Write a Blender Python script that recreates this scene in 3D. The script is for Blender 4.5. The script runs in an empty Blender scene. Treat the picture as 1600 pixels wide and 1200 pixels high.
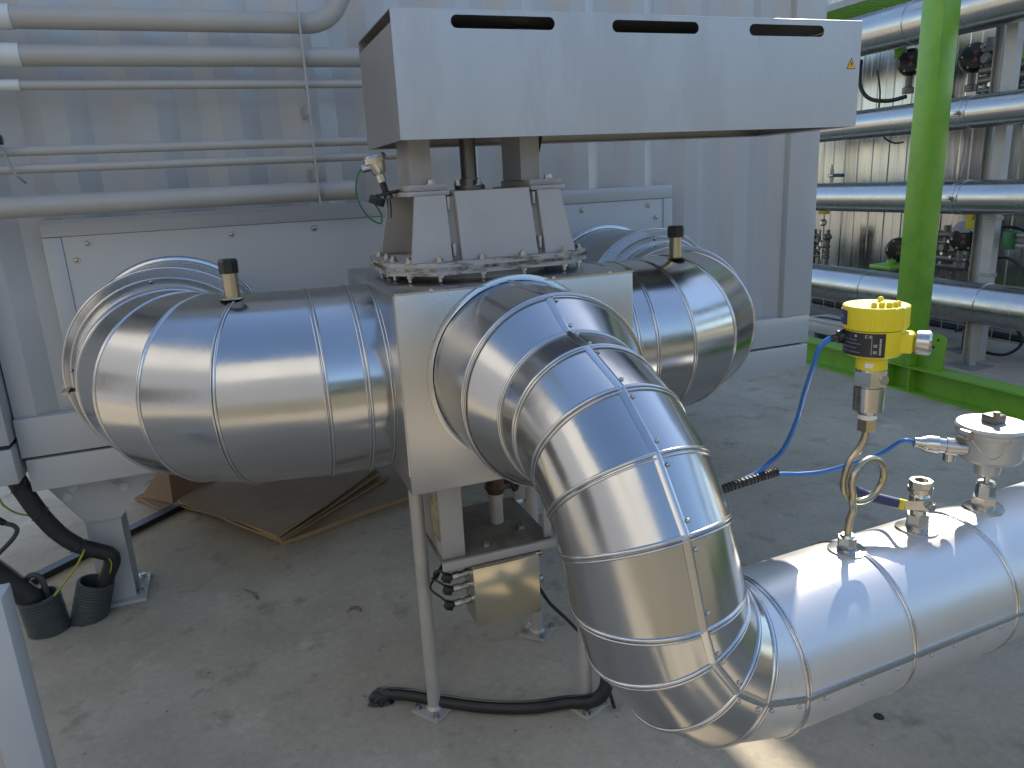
import bpy, bmesh, math, random
from mathutils import Vector as V, Matrix
random.seed(7)
PI = math.pi
R = math.radians
S = bpy.context.scene
COL = S.collection

# ---------------------------------------------------------------- camera
cd = bpy.data.cameras.new('camera'); cam = bpy.data.objects.new('camera', cd); COL.objects.link(cam)
cd.sensor_width = 36.0; cd.lens = 36.0 * 1160.26 / 1600; cd.clip_end = 600; cd.clip_start = 0.02
yaw, pitch, roll = R(20.12494), R(15.26092), R(2.94859)
fwd = V((math.sin(yaw) * math.cos(pitch), math.cos(yaw) * math.cos(pitch), -math.sin(pitch)))
rgt = V((math.cos(yaw), -math.sin(yaw), 0)); dwn = fwd.cross(rgt)
r2 = rgt * math.cos(roll) + dwn * math.sin(roll); d2 = -rgt * math.sin(roll) + dwn * math.cos(roll)
mw = Matrix((( r2.x, -d2.x, -fwd.x, 0), (r2.y, -d2.y, -fwd.y, 0), (r2.z, -d2.z, -fwd.z, 1.6), (0, 0, 0, 1)))
cam.matrix_world = mw
S.camera = cam

# ---------------------------------------------------------------- light
SUN_EL, SUN_AZ = R(40), R(47)          # azimuth from +Y towards +X
w = bpy.data.worlds.new('World'); S.world = w; w.use_nodes = True
nt = w.node_tree; bg = nt.nodes['Background']
sky = nt.nodes.new('ShaderNodeTexSky'); sky.sky_type = 'NISHITA'; sky.sun_disc = False
sky.sun_elevation = SUN_EL; sky.sun_rotation = SUN_AZ
sky.air_density = 1.0; sky.dust_density = 0.4; sky.ozone_density = 1.4
nt.links.new(sky.outputs[0], bg.inputs[0]); bg.inputs[1].default_value = 0.15
sl = bpy.data.lights.new('sun', 'SUN'); so = bpy.data.objects.new('sun', sl); COL.objects.link(so)
sl.energy = 3.8; sl.angle = R(0.5); sl.color = (1.0, 0.90, 0.77)
sd = V((math.cos(SUN_EL) * math.sin(SUN_AZ), math.cos(SUN_EL) * math.cos(SUN_AZ), math.sin(SUN_EL)))
so.rotation_euler = sd.to_track_quat('Z', 'Y').to_euler(); so.location = sd * 40
S.view_settings.view_transform = 'Standard'; S.view_settings.look = 'None'
S.view_settings.exposure = 1.02; S.view_settings.gamma = 1.0
S.cycles.max_bounces = 8; S.cycles.glossy_bounces = 5; S.cycles.diffuse_bounces = 4
S.cycles.sample_clamp_indirect = 6.0; S.cycles.use_denoising = True

# ---------------------------------------------------------------- materials
def mat(name, col, rough=0.5, metal=0.0, var=0.08, vscale=6.0, col2=None, rvar=0.0, bump=0.0, bscale=30.0,
        stretch=(1, 1, 1), spots=None, spot_scale=25.0, spot_amt=0.0, coat=0.0, bdist=0.004, rscale=4.0, thr=0.62):
    m = bpy.data.materials.new(name); m.use_nodes = True
    n = m.node_tree.nodes; l = m.node_tree.links; b = n['Principled BSDF']
    tc = n.new('ShaderNodeTexCoord'); mp = n.new('ShaderNodeMapping'); mp.inputs['Scale'].default_value = stretch
    l.new(tc.outputs['Object'], mp.inputs[0])
    def noise(sc, det=6.0, ro=0.6):
        t = n.new('ShaderNodeTexNoise'); t.inputs['Scale'].default_value = sc; t.inputs['Detail'].default_value = det
        t.inputs['Roughness'].default_value = ro; l.new(mp.outputs[0], t.inputs['Vector']); return t
    c1 = (*col, 1); c2 = col2 or tuple(max(0, x * (1 - 2.5 * var)) for x in col); c2 = (*c2, 1)
    nz = noise(vscale); rp = n.new('ShaderNodeValToRGB'); rp.color_ramp.elements[0].position = 0.3; rp.color_ramp.elements[1].position = 0.72
    rp.color_ramp.elements[0].color = c2; rp.color_ramp.elements[1].color = c1
    l.new(nz.outputs['Fac'], rp.inputs[0]); out = rp.outputs[0]
    if spots:
        sn = noise(spot_scale, 8.0, 0.7); sr = n.new('ShaderNodeValToRGB')
        sr.color_ramp.elements[0].position = thr; sr.color_ramp.elements[1].position = thr + 0.1
        sr.color_ramp.elements[0].color = (0, 0, 0, 1); sr.color_ramp.elements[1].color = (spot_amt,) * 3 + (1,)
        l.new(sn.outputs['Fac'], sr.inputs[0])
        mx = n.new('ShaderNodeMix'); mx.data_type = 'RGBA'; l.new(sr.outputs[0], mx.inputs[0])
        l.new(out, mx.inputs[6]); mx.inputs[7].default_value = (*spots, 1); out = mx.outputs[2]
    l.new(out, b.inputs['Base Color']); b.inputs['Metallic'].default_value = metal
    b.inputs['Roughness'].default_value = rough
    if rvar:
        rn = noise(rscale); mr = n.new('ShaderNodeMapRange'); mr.inputs[1].default_value = 0.3; mr.inputs[2].default_value = 0.7
        mr.inputs[3].default_value = max(0.02, rough - rvar); mr.inputs[4].default_value = rough + rvar
        l.new(rn.outputs['Fac'], mr.inputs[0]); l.new(mr.outputs[0], b.inputs['Roughness'])
    if bump:
        bn = noise(bscale, 5.0); bp = n.new('ShaderNodeBump'); bp.inputs['Strength'].default_value = bump
        bp.inputs['Distance'].default_value = bdist
        l.new(bn.outputs['Fac'], bp.inputs['Height']); l.new(bp.outputs[0], b.inputs['Normal'])
    if coat: b.inputs['Coat Weight'].default_value = coat
    return m

M = {}
M['clad'] = mat('aluminium_cladding', (0.53, 0.525, 0.515), 0.19, 1.0, 0.02, 5, rvar=0.06, bump=0.16, bscale=4.0, bdist=0.006, spots=(0.5, 0.5, 0.49), spot_scale=14, spot_amt=0.35)
M['clad_old'] = mat('weathered_cladding', (0.52, 0.51, 0.485), 0.27, 1.0, 0.05, 3, rvar=0.09, bump=0.04, bscale=4, bdist=0.005, spots=(0.45, 0.44, 0.42), spot_scale=9, spot_amt=0.5)
M['clad_matte'] = mat('matt_cladding', (0.68, 0.675, 0.66), 0.38, 0.70, 0.03, 4, rvar=0.06, bump=0.10, bscale=5, bdist=0.006, spots=(0.48, 0.47, 0.45), spot_scale=10, spot_amt=0.5)
M['bead'] = mat('rolled_bead', (0.62, 0.62, 0.62), 0.2, 1.0, 0.03, 20)
M['stainless'] = mat('brushed_stainless', (0.59, 0.575, 0.565), 0.30, 1.0, 0.05, 2, rvar=0.07, bump=0.05, bscale=3, bdist=0.005, rscale=2.0)
M['hood'] = mat('satin_stainless', (0.57, 0.555, 0.54), 0.44, 1.0, 0.05, 4, rvar=0.08, bump=0.06, bscale=60, bdist=0.001, stretch=(1, 1, 0.25), spots=(0.46, 0.45, 0.44), spot_scale=4, spot_amt=0.6, thr=0.5)
M['fitting'] = mat('steel_fitting', (0.62, 0.6, 0.55), 0.25, 1.0, 0.08, 30, rvar=0.08)
M['bolt'] = mat('zinc_bolt', (0.55, 0.54, 0.5), 0.35, 1.0, 0.1, 60)
M['brass'] = mat('nickel_brass', (0.55, 0.48, 0.33), 0.3, 1.0, 0.08, 40)
M['cont'] = mat('container_paint', (0.48, 0.49, 0.485), 0.20, 0.0, 0.01, 2.5, rvar=0.03, bump=0.03, bscale=10, bdist=0.004, spots=(0.42, 0.425, 0.415), spot_scale=9, spot_amt=0.25, thr=0.66, stretch=(1, 1, 0.35))
M['cont_dark'] = mat('container_shadow_gap', (0.03, 0.03, 0.032), 0.8)
M['pipe_paint'] = mat('grey_pipe_paint', (0.41, 0.395, 0.36), 0.33, 0.0, 0.04, 5, rvar=0.06, spots=(0.3, 0.29, 0.27), spot_scale=30, spot_amt=0.5, thr=0.68)
M['white_paint'] = mat('white_sleeve', (0.62, 0.63, 0.62), 0.45, 0.0, 0.04, 10)
M['cast'] = mat('grey_primer', (0.40, 0.385, 0.36), 0.45, 0.0, 0.05, 7, rvar=0.08, spots=(0.3, 0.28, 0.25), spot_scale=18, spot_amt=0.4, thr=0.66, bump=0.05, bscale=80)
M['rusty'] = mat('flange_with_sealant', (0.42, 0.405, 0.37), 0.6, 0.0, 0.05, 14, spots=(0.13, 0.10, 0.07), spot_scale=11, spot_amt=0.95, stretch=(1, 1, 5), thr=0.49, bump=0.35, bscale=70, bdist=0.003)
M['dark_steel'] = mat('dark_oiled_steel', (0.22, 0.205, 0.18), 0.42, 0.6, 0.12, 20, rvar=0.1)
M['leg'] = mat('galvanised_leg', (0.50, 0.475, 0.43), 0.42, 0.25, 0.06, 12, rvar=0.08, spots=(0.3, 0.29, 0.27), spot_scale=20, spot_amt=0.5)
M['black'] = mat('black_rubber', (0.022, 0.023, 0.022), 0.5, 0.0, 0.1, 30, bump=0.1, bscale=60)
M['sleeve'] = mat('grey_corrugated_plastic', (0.085, 0.095, 0.09), 0.5, 0.0, 0.1, 20)
M['blackgl'] = mat('black_plastic', (0.015, 0.015, 0.016), 0.3)
M['green'] = mat('green_paint', (0.185, 0.42, 0.03), 0.32, 0.0, 0.05, 4, rvar=0.06, spots=(0.13, 0.31, 0.035), spot_scale=7, spot_amt=0.6, thr=0.5)
M['yellow'] = mat('yellow_housing', (0.75, 0.62, 0.02), 0.38, 0.0, 0.03, 10)
M['blue'] = mat('blue_cable', (0.035, 0.17, 0.50), 0.35, 0.0, 0.04, 10)
M['navy'] = mat('blue_grip', (0.03, 0.045, 0.12), 0.45)
M['gcable'] = mat('green_cable', (0.02, 0.16, 0.05), 0.4)
M['ygcable'] = mat('earth_cable', (0.42, 0.42, 0.03), 0.45, 0.0, 0.1, 40)
M['card'] = mat('cardboard', (0.25, 0.165, 0.09), 0.85, 0.0, 0.08, 6, bump=0.6, bscale=9, bdist=0.012, spots=(0.17, 0.115, 0.07), spot_scale=5, spot_amt=0.6)
M['card_edge'] = mat('cardboard_edge', (0.40, 0.27, 0.13), 0.85, 0.0, 0.1, 20, stretch=(1, 1, 8))
M['card_pale'] = mat('cream_paint', (0.52, 0.48, 0.42), 0.5, 0.0, 0.04, 6)
M['tray'] = mat('stained_steel_tray', (0.25, 0.225, 0.18), 0.55, 0.2, 0.1, 12, spots=(0.12, 0.10, 0.075), spot_scale=10, spot_amt=0.7, thr=0.5)
M['lidplate'] = mat('reflection_tinted_lid', (0.66, 0.60, 0.46), 0.2, 1.0, 0.03, 8, rvar=0.06, bump=0.08, bscale=9, bdist=0.004)  # warm base colour carries the reflection of sunlit yellow
M['hedge_bit'] = mat('dark_moss', (0.03, 0.05, 0.02), 0.9)
M['wool'] = mat('mineral_wool', (0.36, 0.33, 0.19), 0.95, 0.0, 0.2, 30, bump=0.8, bscale=50, bdist=0.01)
M['rust'] = mat('red_brown_casting', (0.10, 0.045, 0.03), 0.55, 0.0, 0.15, 20)
M['red'] = mat('red_indicator', (0.22, 0.07, 0.07), 0.4)
M['white'] = mat('white_print', (0.75, 0.75, 0.72), 0.5, var=0.0)
M['sign'] = mat('warning_yellow', (0.80, 0.42, 0.02), 0.5, var=0.0)
M['labelbk'] = mat('type_plate', (0.02, 0.02, 0.024), 0.35, var=0.0)
M['greybox'] = mat('grey_enclosure', (0.48, 0.48, 0.46), 0.5)
M['rackpost'] = mat('dull_grey_paint', (0.40, 0.385, 0.34), 0.5, 0.0, 0.06, 5)
M['headalu'] = mat('painted_aluminium', (0.50, 0.50, 0.48), 0.38, 0.45, 0.04, 12)
M['slat'] = mat('grey_steel', (0.3, 0.31, 0.31), 0.45, 0.4, 0.08, 8)

def ground_mat():
    m = bpy.data.materials.new('concrete'); m.use_nodes = True
    n = m.node_tree.nodes; l = m.node_tree.links; b = n['Principled BSDF']
    tc = n.new('ShaderNodeTexCoord')
    def noise(sc, det=8.0, ro=0.6, vec=None):
        t = n.new('ShaderNodeTexNoise'); t.inputs['Scale'].default_value = sc; t.inputs['Detail'].default_value = det
        t.inputs['Roughness'].default_value = ro; l.new(vec or tc.outputs['Object'], t.inputs['Vector']); return t.outputs['Fac']
    def ramp(f, p0, c0, p1, c1):
        r = n.new('ShaderNodeValToRGB'); e = r.color_ramp.elements; e[0].position = p0; e[1].position = p1
        e[0].color = (*c0, 1); e[1].color = (*c1, 1); l.new(f, r.inputs[0]); return r.outputs[0]
    def mix(f, a, c, mode='MIX'):
        x = n.new('ShaderNodeMix'); x.data_type = 'RGBA'; x.blend_type = mode
        if isinstance(f, float): x.inputs[0].default_value = f
        else: l.new(f, x.inputs[0])
        l.new(a, x.inputs[6])
        if isinstance(c, tuple): x.inputs[7].default_value = (*c, 1)
        else: l.new(c, x.inputs[7])
        return x.outputs[2]
    base = ramp(noise(1.6, 9, 0.68), 0.34, (0.355, 0.313, 0.24), 0.70, (0.515, 0.458, 0.355))
    fine = ramp(noise(38.0, 10.0, 0.75), 0.3, (0.78, 0.78, 0.78), 0.7, (1.08, 1.08, 1.07))
    c = mix(0.8, base, fine, 'MULTIPLY')
    c = mix(ramp(noise(5.5, 8, 0.68), 0.56, (0, 0, 0), 0.70, (0.85, 0.85, 0.85)), c, (0.225, 0.20, 0.155))
    c = mix(ramp(noise(3.1, 9, 0.7), 0.60, (0, 0, 0), 0.72, (0.85, 0.85, 0.85)), c, (0.60, 0.555, 0.46))
    c = mix(ramp(noise(40.0, 2, 0.5), 0.735, (0, 0, 0), 0.76, (0.85, 0.85, 0.85)), c, (0.06, 0.055, 0.05))
    mp = n.new('ShaderNodeMapping'); mp.inputs['Scale'].default_value = (9, 34, 1); mp.inputs['Rotation'].default_value = (0, 0, 0.6); l.new(tc.outputs['Object'], mp.inputs[0])
    c = mix(ramp(noise(1.0, 6, 0.75, mp.outputs[0]), 0.70, (0, 0, 0), 0.76, (0.5, 0.5, 0.5)), c, (0.16, 0.145, 0.12))
    l.new(c, b.inputs['Base Color']); b.inputs['Roughness'].default_value = 0.82
    bp = n.new('ShaderNodeBump'); bp.inputs['Strength'].default_value = 0.10; bp.inputs['Distance'].default_value = 0.004
    l.new(noise(120.0, 10, 0.8), bp.inputs['Height']); l.new(bp.outputs[0], b.inputs['Normal'])
    return m
M['ground'] = ground_mat()

# ---------------------------------------------------------------- mesh builder
def frame(d):
    d = V(d).normalized(); a = V((0, 0, 1)) if abs(d.z) < 0.9 else V((1, 0, 0))
    u = a.cross(d).normalized(); return u, d.cross(u), d

class MB:
    def __init__(s): s.v = []; s.f = []
    def add(s, vs, fs):
        o = len(s.v); s.v += [V(p) for p in vs]; s.f += [tuple(i + o for i in f) for f in fs]; return s
    def box(s, a, b, bev=0.0, rot=None, piv=None):
        x0, y0, z0 = a; x1, y1, z1 = b
        if bev <= 0:
            vs = [(x0, y0, z0), (x1, y0, z0), (x1, y1, z0), (x0, y1, z0), (x0, y0, z1), (x1, y0, z1), (x1, y1, z1), (x0, y1, z1)]
            fs = [(3, 2, 1, 0), (4, 5, 6, 7), (0, 1, 5, 4), (1, 2, 6, 5), (2, 3, 7, 6), (3, 0, 4, 7)]
        else:
            bm = bmesh.new(); bmesh.ops.create_cube(bm, size=1.0)
            for q in bm.verts: q.co = V(((x0 + x1) / 2 + q.co.x * (x1 - x0), (y0 + y1) / 2 + q.co.y * (y1 - y0), (z0 + z1) / 2 + q.co.z * (z1 - z0)))
            bmesh.ops.bevel(bm, geom=list(bm.edges), offset=bev, segments=2, profile=0.5, affect='EDGES')
            bm.verts.index_update(); vs = [tuple(q.co) for q in bm.verts]; fs = [tuple(q.index for q in f.verts) for f in bm.faces]; bm.free()
        if rot:
            p = V(piv) if piv else V(((x0 + x1) / 2, (y0 + y1) / 2, (z0 + z1) / 2)); vs = [rot @ (V(q) - p) + p for q in vs]
        return s.add(vs, fs)
    def lathe(s, o, d, prof, seg=32, caps=True, ang0=0.0, uv=None):
        u, w_, d = frame(d); o = V(o); vs = []; fs = []
        for (t, r) in prof:
            for k in range(seg):
                a = 2 * PI * k / seg + ang0; vs.append(o + d * t + (u * math.cos(a) + w_ * math.sin(a)) * r)
        for i in range(len(prof) - 1):
            for k in range(seg):
                k2 = (k + 1) % seg; fs.append((i * seg + k, i * seg + k2, (i + 1) * seg + k2, (i + 1) * seg + k))
        if caps:
            fs.append(tuple(range(seg))[::-1]); fs.append(tuple((len(prof) - 1) * seg + k for k in range(seg)))
        return s.add(vs, fs)
    def cyl(s, a, b, r, r2=None, seg=20, caps=True, ang0=0.0):
        a = V(a); b = V(b); return s.lathe(a, b - a, [(0, r), ((b - a).length, r if r2 is None else r2)], seg, caps, ang0)
    def hexa(s, a, b, r, ang0=0.0): return s.cyl(a, b, r, seg=6, ang0=ang0)
    def torus(s, c, d, Rr, r, seg=64, ms=8):
        u, w_, d = frame(d); c = V(c); vs = []; fs = []
        for k in range(seg):
            a = 2 * PI * k / seg; e = u * math.cos(a) + w_ * math.sin(a)
            for j in range(ms):
                b = 2 * PI * j / ms; vs.append(c + e * (Rr + r * math.cos(b)) + d * (r * math.sin(b)))
        for k in range(seg):
            for j in range(ms): fs.append((k * ms + j, ((k + 1) % seg) * ms + j, ((k + 1) % seg) * ms + (j + 1) % ms, k * ms + (j + 1) % ms))
        return s.add(vs, fs)
    def tube(s, pts, r, seg=12, caps=True, smooth=0):
        P = [V(p) for p in pts]
        if smooth: P = spline(P, smooth)
        n = len(P); rr = r if isinstance(r, (list, tuple)) else [r] * n
        if len(rr) != n: rr = [rr[min(len(rr) - 1, int(i / max(1, n - 1) * (len(rr) - 1)))] for i in range(n)]
        T = [(P[min(i + 1, n - 1)] - P[max(i - 1, 0)]).normalized() for i in range(n)]
        u, w_, _ = frame(T[0]); vs = []; fs = []
        for i in range(n):
            u = (u - T[i] * u.dot(T[i])).normalized(); w2 = T[i].cross(u)
            for k in range(seg):
                a = 2 * PI * k / seg; vs.append(P[i] + (u * math.cos(a) + w2 * math.sin(a)) * rr[i])
        for i in range(n - 1):
            for k in range(seg): fs.append((i * seg + k, i * seg + (k + 1) % seg, (i + 1) * seg + (k + 1) % seg, (i + 1) * seg + k))
        if caps: fs.append(tuple(range(seg))[::-1]); fs.append(tuple((n - 1) * seg + k for k in range(seg)))
        return s.add(vs, fs)
    def prism(s, poly, ext):
        """poly: 3-D planar points, ext: extrusion vector"""
        P = [V(p) for p in poly]; e = V(ext); n = len(P)
        vs = P + [p + e for p in P]; fs = [tuple(range(n))[::-1], tuple(range(n, 2 * n))]
        fs += [(i, (i + 1) % n, n + (i + 1) % n, n + i) for i in range(n)]
        return s.add(vs, fs)
    def strip(s, pts, nor, wid, h):
        """flat band lying on a surface along pts with outward normals nor"""
        P = [V(p) for p in pts]; n = len(P); vs = []; fs = []
        for i in range(n):
            t = (P[min(i + 1, n - 1)] - P[max(i - 1, 0)]).normalized(); b = t.cross(nor[i]).normalized()
            for (x, y) in ((-wid / 2, -0.002), (-wid / 2, h * .6), (-wid * .25, h), (wid * .25, h * .75), (wid / 2, h * .35), (wid / 2, -0.002)): vs.append(P[i] + b * x + nor[i] * y)
        for i in range(n - 1):
            for k in range(6): fs.append((i * 6 + k, i * 6 + (k + 1) % 6, (i + 1) * 6 + (k + 1) % 6, (i + 1) * 6 + k))
        return s.add(vs, fs + [tuple(range(6))[::-1], tuple((n - 1) * 6 + k for k in range(6))])

def spline(P, n):
    out = []; m = len(P)
    for i in range(m - 1):
        p0 = P[max(i - 1, 0)]; p1 = P[i]; p2 = P[i + 1]; p3 = P[min(i + 2, m - 1)]
        for k in range(n):
            t = k / n; out.append(0.5 * ((2 * p1) + (p2 - p0) * t + (2 * p0 - 5 * p1 + 4 * p2 - p3) * t * t + (3 * p1 - p0 - 3 * p2 + p3) * t ** 3))
    out.append(P[-1]); return out

ORG = {}
def thing(name, label, cat, loc=(0, 0, 0), group=None):
    o = bpy.data.objects.new(name, None); COL.objects.link(o); o.location = loc; o.empty_display_size = 0.1
    o['label'] = label; o['category'] = cat
    if group: o['group'] = group
    ORG[o.name] = V(loc); return o
def obj(name, mb, m, parent=None, ang=35, loc=None, label=None):
    me = bpy.data.meshes.new(name); off = ORG[parent.name] if parent else V(loc or (0, 0, 0))
    me.from_pydata([tuple(p - off) for p in mb.v], [], mb.f); me.update()
    bm = bmesh.new(); bm.from_mesh(me); bmesh.ops.recalc_face_normals(bm, faces=bm.faces); bm.to_mesh(me); bm.free()
    if ang:
        for p in me.polygons: p.use_smooth = True
        me.set_sharp_from_angle(angle=R(ang))
    me.materials.append(m if not isinstance(m, str) else M[m])
    o = bpy.data.objects.new(name, me); COL.objects.link(o)
    if parent: o.parent = parent
    else: o.location = off
    ORG[o.name] = off
    if label: o['label'] = label
    return o
def single(name, mb, m, label, cat, loc, group=None, ang=35):
    o = obj(name, mb, m, None, ang, loc); o['label'] = label; o['category'] = cat
    if group: o['group'] = group
    return o
def bolt(parent, p, d, r=0.011, h=0.009, washer=True, m='bolt', name='bolt'):
    b = MB(); p = V(p); d = V(d).normalized()
    if washer: b.cyl(p, p + d * 0.003, r * 1.35, seg=16)
    b.hexa(p + d * 0.0025, p + d * (0.0025 + h), r, ang0=random.random() * 3)
    return obj(name, b, m, parent, 25)
def screw(parent, p, d, r=0.0055):
    b = MB(); d = V(d).normalized(); p = V(p)
    b.lathe(p, d, [(-0.001, r), (0.002, r), (0.0042, r * 0.55)], 10)
    return obj('screw', b, 'bolt', parent, 50)

# ================================================================= SETTING
g = MB(); g.add([(-40, -1.0, 0), (40, -1.0, 0), (40, 60, 0), (-40, 60, 0)], [(0, 1, 2, 3)])
o = obj('pavement', g, 'ground'); o['kind'] = 'structure'
M['grass'] = mat('grass_field', (0.15, 0.145, 0.10), 0.9, 0.0, 0.1, 0.8, col2=(0.22, 0.19, 0.13))
g = MB(); g.add([(-200, -200, -0.05), (200, -200, -0.05), (200, 200, -0.05), (-200, 200, -0.05)], [(0, 1, 2, 3)])
o = obj('ground', g, 'grass'); o['kind'] = 'structure'

# ================================================================= CONTAINER
def corrugated(x0, x1, y, z0, z1, pitch=0.28, dep=0.034):
    b = MB(); xs = []; x = x0
    while x < x1:
        for dx, yy in ((0, 0), (0.072, 0), (0.140, dep), (0.212, dep)):
            if x + dx <= x1: xs.append((x + dx, y + yy))
        x += pitch
    xs.append((x1, y))
    vs = []; fs = []
    for (a, c) in xs: vs += [(a, c, z0), (a, c, z1)]
    for i in range(len(xs) - 1): fs.append((2 * i, 2 * i + 2, 2 * i + 3, 2 * i + 1))
    return b.add(vs, fs)
CT = 3.65
ct = thing('shipping_container', 'light grey corrugated shipping container standing behind the insulated ducts', 'container', (0.95, 3.0, 0.59))
obj('corrugated_wall', corrugated(-0.80, 2.57, 3.02, 0.86, CT - 0.10), 'cont', ct, 20)
b = MB(); b.box((2.565, 2.985, 0.868), (2.74, 3.16, CT), 0.006); obj('corner_post', b, 'cont', ct)
b = MB(); b.box((-0.80, 2.992, 0.722), (2.741, 3.10, 0.868), 0.005); obj('bottom_rail', b, 'cont', ct)
b = MB(); b.box((-0.79, 2.995, 0.59), (2.742, 3.12, 0.712), 0.004); obj('base_beam', b, 'cont', ct)
b = MB(); b.box((-0.78, 3.02, 0.705), (2.72, 4.85, 0.73)); obj('seam_gap', b, 'cont_dark', ct)
b = MB(); b.box((-0.80, 2.99, CT - 0.10), (2.741, 3.12, CT), 0.006); obj('top_rail', b, 'cont', ct)
b = MB(); b.box((-0.80, 3.07, CT - 0.06), (2.735, 4.88, CT - 0.02)); obj('roof', b, 'cont', ct)
b = MB(); b.box((-0.78, 3.12, 0.60), (2.70, 4.88, 0.70)); obj('floor_pan', b, 'cont', ct)
b = MB()   # right and rear and left walls
b.box((2.70, 3.16, 0.73), (2.735, 4.88, CT - 0.06)); b.box((-0.795, 4.85, 0.73), (2.70, 4.885, CT - 0.06)); b.box((-0.80, 3.09, 0.73), (-0.765, 4.85, CT - 0.06))
obj('side_wall', b, 'cont', ct)
fr = MB()   # welded frame round the duct opening
fr.box((-0.59, 2.984, 1.492), (1.914, 3.03, 1.55), 0.004); fr.box((-0.59, 2.984, 0.87), (-0.531, 3.03, 1.4915), 0.004); fr.box((1.867, 2.984, 0.87), (1.914, 3.03, 1.4915), 0.004)
obj('opening_frame', fr, 'cont', ct)
b = MB(); b.box((-0.5303, 2.989, 0.872), (1.8663, 3.012, 1.4912), 0.0012); ap = obj('access_panel', b, 'cont', ct)
for x, z in ((-0.455, 1.465), (-0.50, 1.41), (0.02, 1.463), (0.32, 1.465), (1.46, 1.463), (1.79, 1.465), (1.83, 1.41), (-0.50, 1.05), (1.83, 1.08), (0.75, 1.465), (1.12, 1.465)):
    q = MB(); q.lathe((x, 2.989, z), (0, -1, 0), [(-0.001, 0.014), (0.002, 0.0135), (0.0022, 0.009), (0.006, 0.0075), (0.008, 0.004)], 14); obj('screw', q, 'bolt', ap, 40)
# foot under the container
ft = thing('support_stand', 'grey steel foot with gusset plate bolted under the left end of the container', 'foot', (-0.61, 3.16, 0))
b = MB(); b.prism([(-0.80, 3.135, 0.589), (-0.365, 3.135, 0.589), (-0.495, 3.135, 0.44), (-0.548, 3.135, 0.38), (-0.675, 3.135, 0.38)], (0, 0.014, 0)); obj('gusset_plate', b, 'cont', ft, 0)
b = MB(); b.box((-0.68, 3.15, 0.015), (-0.553, 3.16, 0.588)); b.box((-0.622, 3.161, 0.015), (-0.612, 3.28, 0.588)); b.box((-0.68, 3.281, 0.015), (-0.553, 3.291, 0.588)); obj('post', b, 'cont', ft, 0)
b = MB(); b.box((-0.70, 3.12, 0.0), (-0.515, 3.36, 0.014), 0.002); obj('base_plate', b, 'cont', ft)
for p in ((-0.69, 0.533), (-0.715, 0.497), (-0.515, 0.505)):
    q = MB(); q.lathe((p[0], 3.135, p[1]), (0, -1, 0), [(0, 0.019), (0.004, 0.018), (0.006, 0.010), (0.008, 0.009)], 18); obj('bolt_cap', q, 'white_paint', ft)
bolt(ft, (-0.545, 3.10, 0.535), (0, -1, 0), 0.012, 0.018); bolt(ft, (-0.54, 3.20, 0.014), (0, 0, 1), 0.013, 0.014); bolt(ft, (-0.54, 3.32, 0.014), (0, 0, 1), 0.013, 0.014)
for k, (x, y) in enumerate(((1.3, 3.25), (1.3, 4.7), (-0.6, 4.7))):
    f2 = thing('support_stand', ['grey steel stand under the container hidden behind the front duct', 'grey steel stand under the rear side of the container, behind the front duct', 'grey steel stand under the left rear corner of the container'][k], 'foot', (x, y, 0))
    b = MB(); b.box((x - .06, y - .07, .014), (x + .06, y - .06, .589)); b.box((x - .006, y - .06, .014), (x + .006, y + .06, .589)); b.box((x - .06, y + .06, .014), (x + .06, y + .07, .589)); obj('post', b, 'cont', f2, 0)
    b = MB(); b.box((x - .11, y - .11, 0), (x + .11, y + .11, .014), .002); obj('base_plate', b, 'cont', f2)
# neighbouring cabin at the left edge
nc = thing('plant_cabinet', 'tall grey cabinet at the left edge with a seam above its base beam', 'cabinet', (-1.0, 3.3, 0.65))
b = MB(); b.box((-1.22, 2.93, 0.795), (-0.806, 4.2, 2.9), 0.006); obj('wall', b, 'cont', nc)
b = MB(); b.box((-1.21, 2.94, 0.78), (-0.815, 4.19, 0.795)); obj('seam_gap', b, 'cont_dark', nc)
b = MB(); b.box((-1.22, 2.93, 0.65), (-0.806, 4.2, 0.78), 0.006); obj('base_beam', b, 'cont', nc)
# near post bottom left (its base and top leave the frame)
np_ = thing('steel_post', 'short grey square steel post in the lower left corner', 'post', (-0.6, 1.79, 0))
b = MB(); b.box((-0.641, 1.75, 0.012), (-0.565, 1.83, 0.78), 0.004); obj('shaft', b, 'cont', np_)
b = MB(); b.box((-0.76, 1.757, 0.012), (-0.6415, 1.767, 0.74), 0.001); obj('side_plate', b, 'card_pale', np_)
b = MB(); b.box((-0.78, 1.70, 0), (-0.53, 1.88, 0.012)); obj('base_plate', b, 'cont', np_)

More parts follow.
